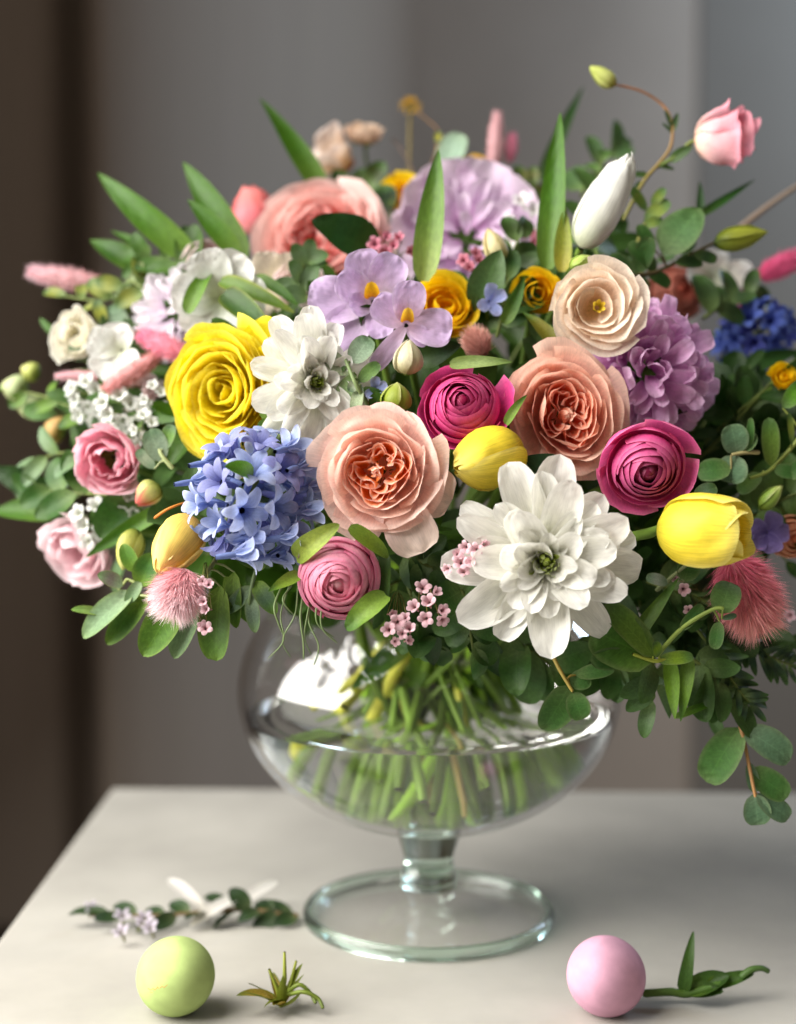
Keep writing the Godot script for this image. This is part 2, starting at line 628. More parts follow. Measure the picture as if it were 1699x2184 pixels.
# A tulip: three outer and three inner petals closing to an egg.
func tulip(o: Node3D, W: float, L: float, k: Dictionary, tip := 0.12, belly := 1.25, spread := 0.0) -> void:
	for g in 2:
		for i in 3:
			var w := W * (1.03 if g == 0 else 0.88)
			var e := rr(0.97, 1.04)
			part("petal", cup_mesh({"p": [Vector2(0.10 * w, 0), Vector2(belly * w, 0.05 * L), Vector2((belly - 0.12) * w * e, 0.72 * L), Vector2((tip * 0.5 + spread * rr(0.3, 1.0)) * w, L * rr(0.97, 1.03))],
				"phi": TAU * i / 3.0 + g * PI / 3.0 + rr(-0.08, 0.08), "dphi": 1.25 if g == 0 else 1.15, "drop": rr(0.15, 0.22), "pw": 2.2, "spiral": 0.07, "ruf": rr(0.01, 0.025), "rf": 4.0, "wr": 0.016, "base": 0.55, "curl": W * 0.02,
				"c0": k.base, "c1": k.mid, "c2": k.tip, "ce": k.edge, "ea": 0.7, "nu": 12, "nv": 14, "size": L}), M.tulip, o)
	for i in 6:
		var a := TAU * i / 6.0
		var sh := Shape.new()
		tube(sh, PackedVector3Array([Vector3(sin(a) * W * 0.1, L * 0.08, cos(a) * W * 0.1), Vector3(sin(a) * W * 0.2, L * 0.3, cos(a) * W * 0.2), Vector3(sin(a) * W * 0.2, L * 0.5, cos(a) * W * 0.2)]), W * 0.03, W * 0.05, s(200, 190, 90), s(150, 130, 40), 5)
		part("stamen", sh.mesh(), M.stem, o)


# A chrysanthemum or dahlia: rows of spoon-shaped petals, steeper towards the middle. rows: [count, length, angle from the axis, width]
func daisy(o: Node3D, R: float, k: Dictionary, rows: Array, material: Material, tuft := 22) -> void:
	for g in rows.size():
		var q: Array = rows[g]
		var kinds: Array[ArrayMesh] = []
		for j in 5:
			kinds.append(sheet_mesh({"l": R * q[1], "w": R * q[3] * rr(0.85, 1.15), "a": k.get("a", 0.75), "b": k.get("b", 0.42), "base": 0.25, "t0": q[2] - k.get("rise", 0.45), "t1": k.get("bend", 0.75) * rr(0.5, 1.4), "t2": k.get("flip", 0.0) * rr(-0.5, 1.2), "cup": k.get("cup", 0.55) * rr(0.6, 1.4), "crease": rr(-0.06, 0.12), "ruf": k.get("ruf", 0.08) * rr(0.3, 1.8), "twist": rr(-0.25, 0.25), "notch": maxf(0, rr(-0.05, 0.05)), "side": rr(-0.10, 0.10), "wr": 0.05,
				"c0": k.base.lerp(k.mid, 0.3 * (1.0 - g / float(rows.size()))), "c1": k.mid, "c2": k.tip, "ce": k.edge, "ea": 0.5, "nu": 11, "nv": 7}))
		for i in q[0]:
			var vary: float = k.get("vary", 0.4)
			var tf := around_axis(TAU * (i + 0.5 * (g % 2)) / q[0] + rr(-0.2, 0.2), R * 0.05, R * 0.04 * g, rr(1.0 - 0.2 * vary, 1.08))
			tf.basis = tf.basis * Basis(Vector3.RIGHT, rr(-0.2, 0.2) * vary) * Basis(Vector3.BACK, rr(-0.2, 0.2) * vary) * Basis(Vector3.UP, rr(-0.4, 0.4) * vary)
			part("petal", kinds[rng.randi() % 5], material, o, tf)
	for i in tuft:
		var f := sqrt(i / float(maxi(tuft, 1)))
		part("centre_petal", sheet_mesh({"l": R * rr(0.15, 0.24), "w": R * 0.032, "a": 0.5, "b": 0.6, "base": 0.5, "t0": 0.2 + 0.5 * f, "t1": rr(-1.4, -0.2), "cup": 0.6, "twist": rr(-0.5, 0.5), "c0": k.eye * 0.85, "c1": k.eye, "c2": k.eye.lerp(k.mid, 0.45 * f), "nu": 6, "nv": 3}), M.petal, o, around_axis(i * 2.4, R * 0.12 * f, R * (0.33 - 0.08 * f)))
	sepals(o, R, 5, s(90, 124, 48), 0.5, 1.5)


# A full round mum: short curled petals crowded over a ball.
func mum(o: Node3D, R: float, k: Dictionary, n := 120, reach := 0.62) -> void:
	var kinds: Array[ArrayMesh] = []
	for j in 9:
		kinds.append(sheet_mesh({"l": R * reach * rr(0.9, 1.1), "w": R * rr(0.11, 0.18), "a": 0.9, "b": 0.38, "base": 0.2, "t0": 0.25, "t1": rr(-1.1, 0.5), "t2": rr(-0.6, 0.9), "cup": rr(0.4, 1.1), "ruf": rr(0.1, 0.35), "twist": rr(-0.5, 0.5), "notch": rr(0.0, 0.10), "side": rr(-0.12, 0.12), "wr": 0.07, "c0": k.base, "c1": k.mid, "c2": k.tip, "ce": k.edge, "ea": 0.55, "nu": 9, "nv": 6}))
	for i in n:
		var y := 1.0 - 1.35 * (i + 0.5) / n
		var a := i * 2.399963 + rr(-0.1, 0.1)
		var r := sqrt(maxf(0, 1.0 - y * y))
		var d := Vector3(sin(a) * r, y, cos(a) * r)
		var b := Basis(Vector3.UP, a) * Basis(Vector3.RIGHT, acos(y) * 0.92 + rr(-0.16, 0.16)) * Basis(Vector3.UP, rr(-0.5, 0.5))
		var sc := rr(0.85, 1.12) * (0.72 + 0.28 * acos(y) / 1.6)
		part("petal", kinds[rng.randi() % 9], M.petal, o, Transform3D(b.scaled(Vector3(sc, sc, sc)), d * R * 0.42))
	sepals(o, R, 5, s(84, 116, 46), 0.5, 1.7)


# A loose flower of a few broad petals.  list: [[phi, length, width, angle, bend], ...]
func broad(o: Node3D, R: float, k: Dictionary, list: Array, material: Material) -> void:
	for q in list:
		part("petal", sheet_mesh({"l": R * q[1], "w": R * q[2], "a": 0.75, "b": 0.34, "base": 0.22, "t0": q[3], "t1": q[4], "cup": k.get("cup", 0.35), "crease": k.get("crease", 0.05), "ruf": k.get("ruf", 0.12), "rf": 7.0, "twist": rr(-0.15, 0.15), "wr": 0.06, "c0": k.base, "c1": k.mid, "c2": k.tip, "ce": k.edge, "ea": 0.6, "nu": 14, "nv": 12}), material, o, around_axis(q[0], R * 0.03, 0))


func spathe(o: Node3D, called: String, L: float, w: float, col: Color, tf := Transform3D(), material: Material = null) -> void:
	part(called, sheet_mesh({"l": L, "w": w, "a": 0.5, "b": 0.5, "base": 0.5, "t0": 0.1, "t1": 0.5, "cup": 0.9, "c0": col * 0.8, "c1": col, "c2": col * 1.1, "nu": 7, "nv": 5}), material if material else M.petal, o, tf)


func floret(sh: Shape, r: float, k: Dictionary, petals: int, xf: Transform3D, flare := 1.0) -> void:
	for i in petals:
		sheet(sh, {"l": r * 1.35, "w": r * k.get("wide", 0.26), "a": 0.6, "b": k.get("point", 0.42), "base": 0.5, "t0": 0.12, "t1": 1.0 * flare * rr(0.8, 1.2), "t2": 1.1 * flare, "cup": -0.5, "crease": 0.1, "ruf": 0.1, "twist": rr(-0.25, 0.25), "c0": k.base, "c1": k.mid, "c2": k.tip, "ce": k.edge, "ea": 0.5, "nu": 8, "nv": 4}, xf * around_axis(TAU * i / petals + rr(-0.15, 0.15), r * 0.12, r * 0.35))
	tube(sh, PackedVector3Array([xf * Vector3(0, -r * 0.5, 0), xf * Vector3(0, 0, 0), xf * Vector3(0, r * 0.5, 0)]), r * 0.14, r * 0.17, k.base, k.base, 6)


# Florets crowded round a hyacinth's axis; an ellipsoid of half length L and radius R.
func hyacinth(o: Node3D, R: float, L: float, n: int, r: float, k: Dictionary) -> void:
	var kinds: Array[ArrayMesh] = []
	for j in 7:
		var sh := Shape.new()
		var kk := k.duplicate()
		var tint := rr(0.85, 1.1)
		for c in ["base", "mid", "tip", "edge"]:
			kk[c] = k[c].lerp(k.alt, 0.5 if j % 3 == 2 else 0.0) * tint
		floret(sh, r, kk, 6, Transform3D(), rr(0.75, 1.2))
		kinds.append(sh.mesh())
	for i in n:
		var y := 1.0 - 2.0 * (i + 0.5) / n
		var a := i * 2.399963
		var q := sqrt(maxf(0.0, 1.0 - y * y))
		var p := Vector3(sin(a) * q * R, y * L, cos(a) * q * R) * rr(0.86, 1.0)
		var dir := (Vector3(sin(a) * q, y * 0.7, cos(a) * q) + Vector3(rr(-0.35, 0.35), rr(-0.35, 0.35), rr(-0.35, 0.35))).normalized()
		var sc := rr(0.85, 1.15)
		part("floret", kinds[rng.randi() % 7], M.petal, o, Transform3D(basis_to(dir, rr(0, TAU)).scaled(Vector3(sc, sc, sc)), p - dir * r * 0.7))
	var st := Shape.new()
	tube(st, PackedVector3Array([Vector3(0, -L * 1.2, 0), Vector3(0, 0, 0), Vector3(0, L * 0.8, 0)]), R * 0.14, R * 0.1, s(110, 130, 50), s(120, 130, 80))
	part("flower_stalk", st.mesh(), M.stem, o)


# A bunny-tail grass head: a soft core bristling with fine hairs.
func plume(called: String, label: String, a: Vector3, b: Vector3, r: float, ca: Color, cb: Color, hairs := 900, hair := 0.6, group := "fluffy grass heads in the bouquet", lean := 0.8) -> Node3D:
	var dir := b - a
	var L := dir.length()
	var o := thing(called, label, "grass head", a, basis_to(dir), group)
	var prof := PackedVector2Array()
	for i in 15:
		var u := i / 14.0
		prof.append(Vector2(r * 0.72 * pow(sin(PI * clampf(u * 0.92 + 0.04, 0, 1)), 0.6), L * (1.0 - u)))
	part("core", lathe(prof, 20, ca.lerp(cb, 0.5) * 0.8), M.fluff, o)
	var sh := Shape.new()
	for i in hairs:
		var u := rng.randf()
		var g := rr(0, TAU)
		var rad := r * 0.68 * pow(sin(PI * clampf(u * 0.92 + 0.04, 0, 1)), 0.6)
		var p := Vector3(sin(g) * rad, u * L, cos(g) * rad)
		var out := (Vector3(sin(g), lean * rr(0.4, 1.3) + 0.6 * u, cos(g)) + Vector3(rr(-0.4, 0.4), rr(-0.4, 0.4), rr(-0.4, 0.4))).normalized()
		var x := out.cross(Vector3(rr(-1, 1), rr(-1, 1), rr(-1, 1))).normalized() * minf(r * 0.028, 0.00026)
		var tip := p + out * r * hair * rr(0.5, 1.2)
		var col := ca.lerp(cb, clampf(u + rr(-0.3, 0.3), 0, 1)) * rr(0.8, 1.25)
		sh.tri(p - x, p + x, tip, out.cross(x).normalized(), col * 0.85, col * 1.15)
	var h := part("hair", sh.mesh(), M.fluff, o)
	h.set_meta("kind", "stuff")
	return o


# Tiny waxflower blossoms on thin stalks.
func waxflowers(label: String, list: Array, r: float, k: Dictionary, root_at: Vector3, group := "clusters of tiny pink waxflowers") -> void:
	var o := thing("waxflower_sprig", label, "flower sprig", root_at, Basis(), group)
	for q in list:
		var p: Vector3 = at(q[0], q[1], q[2]) - root_at
		var dir := Vector3(rr(-0.7, 0.7), rr(-0.3, 0.8), 1.0).normalized()
		var sh := Shape.new()
		floret(sh, r * rr(0.75, 1.2), k, 5, Transform3D(basis_to(dir, rr(0, TAU)), p), rr(0.5, 1.1))
		part("blossom", sh.mesh(), M.petal, o)
		var st := Shape.new()
		tube(st, PackedVector3Array([Vector3.ZERO, p * 0.5 + Vector3(0, 0.004, 0), p - dir * r * 0.4]), r * 0.10, r * 0.08, s(88, 110, 50), s(120, 110, 60), 5)
		part("stalk", st.mesh(), M.stem, o)


func bud(called: String, label: String, a: Vector3, b: Vector3, r: float, k: Dictionary, n := 5, group := "closed buds in the bouquet", material: Material = null) -> Node3D:
	var dir := b - a
	var o := thing(called, label, "bud", a, basis_to(dir), group)
	var L := dir.length()
	for i in n:
		part("petal", cup_mesh({"p": [Vector2(0.12 * r, 0), Vector2(1.35 * r, 0.1 * L), Vector2(1.05 * r, 0.7 * L), Vector2(0.06 * r, L * rr(0.96, 1.04))], "phi": TAU * i / n, "dphi": PI / n * 1.5, "drop": 0.12, "spiral": 0.16, "wr": 0.012, "base": 0.6, "c0": k.base, "c1": k.mid, "c2": k.tip, "ce": k.edge, "ea": 0.7, "nu": 9, "nv": 7, "size": L}), material if material else M.silk, o)
	for i in 4:
		part("sepal", sheet_mesh({"l": L * rr(0.35, 0.5), "w": r * 0.32, "a": 0.4, "b": 0.9, "base": 0.8, "t0": 0.75, "t1": -0.6, "cup": 0.6, "c0": k.sepal, "c1": k.sepal, "c2": k.sepal * 1.2, "nu": 6, "nv": 3}), M.leaf, o, around_axis(TAU * i / 4.0 + 0.3, r * 0.12, -L * 0.02))
	return o


# ---------------------------------------------------------------- leaves
# One leaf between two points; its face looks towards `face`.
func leaf_between(a: Vector3, b: Vector3, w: float, face: Vector3, o: Dictionary) -> Array:
	var dir := b - a
	var bend: float = o.get("bend", 0.4)
	var y := dir.normalized()
	var z := -(face - y * face.dot(y)).normalized()
	var sp := with({"l": dir.length() * (1.0 + bend * bend / 24.0), "w": w, "t0": -bend * 0.5, "t1": bend, "cup": 0.35, "crease": 0.14, "base": 0.1, "nu": 12, "nv": 6, "wr": 0.04, "jit": 0.1}, o)
	return [sheet_mesh(sp), Transform3D(Basis(y.cross(z), y, z), a)]


const TOWARDS := Vector3(0.05, 0.35, 1.0)


# A single long leaf that stands in the bouquet by itself.
func blade(called: String, label: String, a: Vector3, b: Vector3, w: float, o: Dictionary, group := "", face := TOWARDS, material: Material = null) -> void:
	var m := leaf_between(a, b, w, face, with({"a": 0.55, "b": 0.85, "base": 0.45, "nu": 18, "nv": 8}, o))
	var n := solo(called, m[0], material if material else M.blade, label, "leaf", group)
	n.transform = m[1]


# A stem with leaves. path: points; n leaves along it from `start` to 1, alternating sides.
func sprig(called: String, label: String, path: Array, n: int, len_: float, wid: float, o: Dictionary, group := "", material: Material = null, start := 0.15, r := 0.0012) -> Node3D:
	var base: Vector3 = path[0]
	var t := thing(called, label, o.get("cat", "leafy sprig"), base, Basis(), group)
	var pts := smooth(path)
	for i in pts.size():
		pts[i] -= base
	var st := Shape.new()
	var sc: Color = o.get("stem", s(96, 110, 50))
	tube(st, pts, r, r * 0.55, sc, sc, 6)
	part("stem", st.mesh(), M.stem, t)
	var pairs: bool = o.get("pairs", false)
	for i in n:
		var f := (start + (1.0 - start) * (i + 0.5 * rr(0, 1)) / maxf(1, n - 0.5)) if not pairs else start + (1.0 - start) * (int(i / 2) * 2) / float(maxi(1, n - 1))
		var k := clampi(int(f * (pts.size() - 1)), 0, pts.size() - 2)
		var d := (pts[k + 1] - pts[k]).normalized()
		var face: Vector3 = (o.get("face", TOWARDS) + Vector3(rr(-0.8, 0.8), rr(-0.6, 0.7), rr(-0.4, 0.3))).normalized()
		var side := d.cross(face).normalized() * (1.0 if i % 2 else -1.0)
		var dir: Vector3 = (d * o.get("lean", 0.7) * rr(0.7, 1.3) + side + Vector3(rr(-0.3, 0.3), rr(-0.3, 0.3), rr(-0.3, 0.3)) * o.get("loose", 1.0)).normalized()
		if i == n - 1 and not pairs:
			dir = d
		var l: float = len_ * rr(0.75, 1.2) * (1.0 - o.get("taper", 0.3) * f)
		var ww: float = wid * l / len_ * rr(0.85, 1.15)
		var oo := with(o, {"bend": rr(-0.2, 0.9)})
		var m := leaf_between(pts[k], pts[k] + dir * l, ww, face, oo)
		part("leaf", m[0], material if material else M.leaf, t, m[1])
	return t


# ---------------------------------------------------------------- the scene
func _ready() -> void:
	rng.seed = 20240
	bumps.seed = 11
	bumps.frequency = 1.0
	bumps.fractal_octaves = 2
	set_camera_and_light()
	make_materials()
	build_setting()
	build_vase()
	build_eggs_and_cuttings()
	build_main_flowers()
	build_small_flowers()
	build_leaves()
	build_filling()


func set_camera_and_light() -> void:
	cam = Camera3D.new()
	cam.name = "camera"
	cam.position = Vector3(-0.0194, TABLE_Y + 0.3258, 0.95)
	cam.rotation_degrees = Vector3(-4, 0, 0)
	var lens := CameraAttributesPhysical.new()
	lens.frustum_focal_length = 35.73
	lens.frustum_focus_distance = 0.775
	lens.frustum_near = 0.05
	lens.frustum_far = 12.0
	lens.exposure_aperture = 2.2
	cam.attributes = lens
	add_child(cam)
	cam.current = true
	var env := Environment.new()
	env.background_mode = Environment.BG_COLOR
	env.background_color = Color(0.44, 0.41, 0.385)
	env.background_energy_multiplier = 0.82
	env.tonemap_mode = Environment.TONE_MAPPER_LINEAR
	env.tonemap_exposure = 1.5
	env.sdfgi_enabled = true
	env.ssao_enabled = true
	env.ssil_enabled = true
	var we := WorldEnvironment.new()
	we.name = "environment"
	we.environment = env
	add_child(we)
	# the tall window on the left that lights the flowers, and a smaller one that rakes the wall from the right
	area("window_light", Vector3(-1.2, 1.78, 0.90), Vector3(0.0, 0.90, 1.5), Vector2(1.8, 2.1), 11.6, Color(1.0, 0.985, 0.96))
	area("wall_window_light", Vector3(1.6, 2.05, -1.74), Vector3(0.9, 1.5, -2.1), Vector2(0.5, 1.0), 2.9, Color(0.82, 0.91, 1.0))


func area(called: String, from: Vector3, to: Vector3, size: Vector2, energy: float, col: Color) -> void:
	var l := AreaLight3D.new()
	l.name = called
	l.area_size = size
	l.light_energy = energy
	l.light_color = col
	l.shadow_enabled = true
	l.area_range = 8.0
	l.area_attenuation = 2.0
	add_child(l)
	l.look_at_from_position(from, to)


func box(called: String, size: Vector3, where: Vector3, material: Material) -> MeshInstance3D:
	var m := BoxMesh.new()
	m.size = size
	var o := solo(called, m, material, "", "", "", "structure")
	o.position = where
	return o


func build_setting() -> void:
	var fl := BoxMesh.new()
	fl.size = Vector3(8, 0.1, 7)
	var fm := StandardMaterial3D.new()
	fm.albedo_color = Color8(104, 92, 80)
	fm.roughness = 0.7
	var f := solo("floor", fl, fm, "", "", "", "structure")
	f.position = Vector3(0, -0.05, 0)
	box("wall", Vector3(8, 3.2, 0.15), Vector3(0, 1.6, -2.175), M.wall)
	box("wall_recess", Vector3(1.2, 2.9, 0.004), at(1492, 0, 3.0) * Vector3(1, 0, 0) + Vector3(0.6, 1.5, -2.100), M.panel)
	# the brown curtain in deep soft folds at the left
	var sh := Shape.new()
	var p := PackedVector3Array()
	var c := PackedColorArray()
	var t := PackedVector2Array()
	var x0 := at(-500, 0, 2.75).x
	var x1 := at(900, 0, 2.85).x
	var n := 140
	for i in 15:
		var y := 2.75 - 2.7 * i / 14.0
		for j in n + 1:
			var u := j / float(n)
			var x := lerpf(x0, x1, u)
			var px := lerpf(-500, 900, u)
			var z := -2.0 + 0.15 * smoothstep(128.0, 205.0, px) - 0.085 * exp(-pow((px - 122.0) / 34.0, 2.0)) - 0.247 * smoothstep(205.0, 900.0, px)
			p.append(Vector3(x, y, z))
			var k := 1.0 + 0.06 * bumps.get_noise_2d(px * 0.5, y)
			c.append(s(145, 134, 123) * k)
			t.append(Vector2(u * 8, i))
	sh.grid(p, c, t, 15, n + 1)
	solo("curtain", sh.mesh(), M.cloth, "brown curtain with one deep dark fold behind the left end of the table", "curtain")
	# the table: a thick white painted top on four legs
	var tb := thing("table", "white painted table with a square corner carrying the vase and the eggs", "table", Vector3(0, 0, 0))
	var top := Shape.new()
	var corners := [Vector3(-0.2636, 0, 0.62), Vector3(-0.2636, 0, -0.333), Vector3(0.95, 0, -0.300), Vector3(0.95, 0, 0.62)]
	slab(top, corners, TABLE_Y, 0.028, 0.003)
	part("table_top", top.mesh(), M.table, tb)
	for q in [[-0.21, 0.56], [-0.21, -0.26], [0.9, -0.24], [0.9, 0.56]]:
		var lg := BoxMesh.new()
		lg.size = Vector3(0.05, TABLE_Y - 0.029, 0.05)
		part("leg", lg, M.table, tb, Transform3D(Basis(), Vector3(q[0], (TABLE_Y - 0.029) * 0.5, q[1])))


# A flat board with eased edges.
func slab(sh: Shape, corners: Array, top: float, thick: float, ease_: float) -> void:
	var mid := Vector3.ZERO
	for q in corners:
		mid += q / corners.size()
	var rings := [[0.0, 1.0], [0.0, 0.0], [0.3, -0.3], [1.0, -1.0], [1.0, -1.0]]
	var prof := [[ease_, 0.0], [ease_ * 0.3, ease_ * 0.3], [0.0, ease_], [0.0, thick - ease_], [ease_, thick]]
	var p := PackedVector3Array()
	var c := PackedColorArray()
	var t := PackedVector2Array()
	var n := corners.size()
	var order := range(n + 1)
	p.resize(0)
	var rows := 0
	for k in prof.size() + 2:
		rows += 1
		for j in order:
			var q: Vector3 = corners[(n - j) % n]
			var inward := (mid - q)
			inward = Vector3(signf(inward.x), 0, signf(inward.z))
			if k == 0:
				p.append(Vector3(mid.x, top, mid.z))
			elif k == prof.size() + 1:
				p.append(Vector3(mid.x, top - thick, mid.z))
			else:
				var e: Array = prof[k - 1]
				p.append(Vector3(q.x, top - e[1], q.z) + inward * e[0])
			c.append(Color.WHITE)
			t.append(Vector2(0, 0))
	var flat := SurfaceTool.new()
	flat.begin(Mesh.PRIMITIVE_TRIANGLES)
	for i in rows - 1:
		for j in n:
			var a := i * (n + 1) + j
			for tri in [[a, a + 1, a + n + 1], [a + 1, a + n + 2, a + n + 1]]:
				var nn := (p[tri[2]] - p[tri[0]]).cross(p[tri[1]] - p[tri[0]])
				if nn.length_squared() < 1e-16:
					continue
				nn = nn.normalized()
				var first := sh.v.size()
				for q in tri:
					sh.v.append(p[q])
					sh.n.append(nn)
					sh.c.append(Color.WHITE)
					sh.t.append(Vector2.ZERO)
				sh.f.append_array(PackedInt32Array([first, first + 1, first + 2]))


func build_vase() -> void:
	var v := thing("vase", "round clear glass footed vase filled with water and green stems", "vase", Vector3(0, TABLE_Y, 0))
	var eq := 0.1475
	var prof := PackedVector2Array()
	# the bowl's wall: inside from the bottom up, over the lip, and down the outside
	for i in 25:
		var a := 1.5 * (1.0 - i / 24.0)
		prof.append(Vector2(0.1175 * cos(a), eq - 0.0855 * sin(a)))
	for i in range(1, 11):
		var a := 0.807 * i / 10.0
		prof.append(Vector2(0.1175 * cos(a), eq + 0.0875 * sin(a)))
	prof.append_array(PackedVector2Array([Vector2(0.0820, eq + 0.0655), Vector2(0.0833, eq + 0.0665), Vector2(0.0841, eq + 0.0655)]))
	for i in range(0, 11):
		var a := 0.807 * (1.0 - i / 10.0)
		prof.append(Vector2(0.120 * cos(a), eq + 0.090 * sin(a)))
	for i in range(1, 25):
		var a := 1.385 * i / 24.0
		prof.append(Vector2(0.120 * cos(a), eq - 0.0900 * sin(a)))
	part("bowl", lathe(prof, 128), M.pane, v)
	var sp := PackedVector2Array([Vector2(0, 0.0612), Vector2(0.009, 0.0611), Vector2(0.0205, 0.0595)])
	sp.append_array(curve2([Vector2(0.0200, 0.0565), Vector2(0.0188, 0.0515), Vector2(0.0170, 0.0455), Vector2(0.0158, 0.0405), Vector2(0.0160, 0.0360), Vector2(0.0176, 0.0310), Vector2(0.0182, 0.0270), Vector2(0.0174, 0.0238), Vector2(0.0182, 0.0222), Vector2(0.0165, 0.0212)], 5))
	sp.append_array(PackedVector2Array([Vector2(0.012, 0.0208), Vector2(0, 0.0206)]))
	part("stem", lathe(sp, 96), M.glass, v)
	var fp := PackedVector2Array([Vector2(0.0, 0.0200)])
	fp.append_array(curve2([Vector2(0.0185, 0.0204), Vector2(0.0300, 0.0178), Vector2(0.0500, 0.0124), Vector2(0.0700, 0.0090), Vector2(0.0735, 0.0086)], 5))
	fp.append_array(PackedVector2Array([Vector2(0.0735, 0.0020), Vector2(0.070, 0.0024), Vector2(0.055, 0.0046), Vector2(0.035, 0.0076), Vector2(0.015, 0.0100), Vector2(0.0, 0.0106)]))
	part("foot", lathe(fp, 128), M.pane, v)
	var rim := PackedVector2Array()
	for i in 21:
		var a := TAU * i / 20.0
		rim.append(Vector2(0.0768 + 0.0031 * cos(a), 0.0048 + 0.0043 * sin(-a)))
	part("foot_rim", lathe(rim, 128), M.glass, v)
	var wp := PackedVector2Array([Vector2(0, 0.132)])
	var a0 := asin((eq - 0.132) / 0.0848)
	for k in 8:
		wp.append(Vector2(0.117 * cos(a0) * (k + 1) / 8.0 - (0.0002 if k == 7 else 0.0), 0.132))
	for i in 26:
		var a := lerpf(a0 + 0.003, PI / 2.0, i / 25.0)
		wp.append(Vector2(0.117 * cos(a), eq - 0.0848 * sin(a)))
	part("water", lathe(wp, 128), M.water, v)


func egg(called: String, label: String, x: float, y: float, d: float, r: float, dir: Vector3, material: Material) -> Node3D:
	var prof := PackedVector2Array()
	for i in 41:
		var a := PI * i / 40.0
		var h := cos(a)
		prof.append(Vector2(sin(a) * r * (1.0 - 0.10 * h), h * r * 1.22 + 0.0))
	var c := at(x, y, d)
	c.y = TABLE_Y + r * 1.05
	var o := solo(called, lathe(prof, 72), material, label, "egg", "dyed eggs on the table")
	o.transform = Transform3D(basis_to(dir), c)
	return o


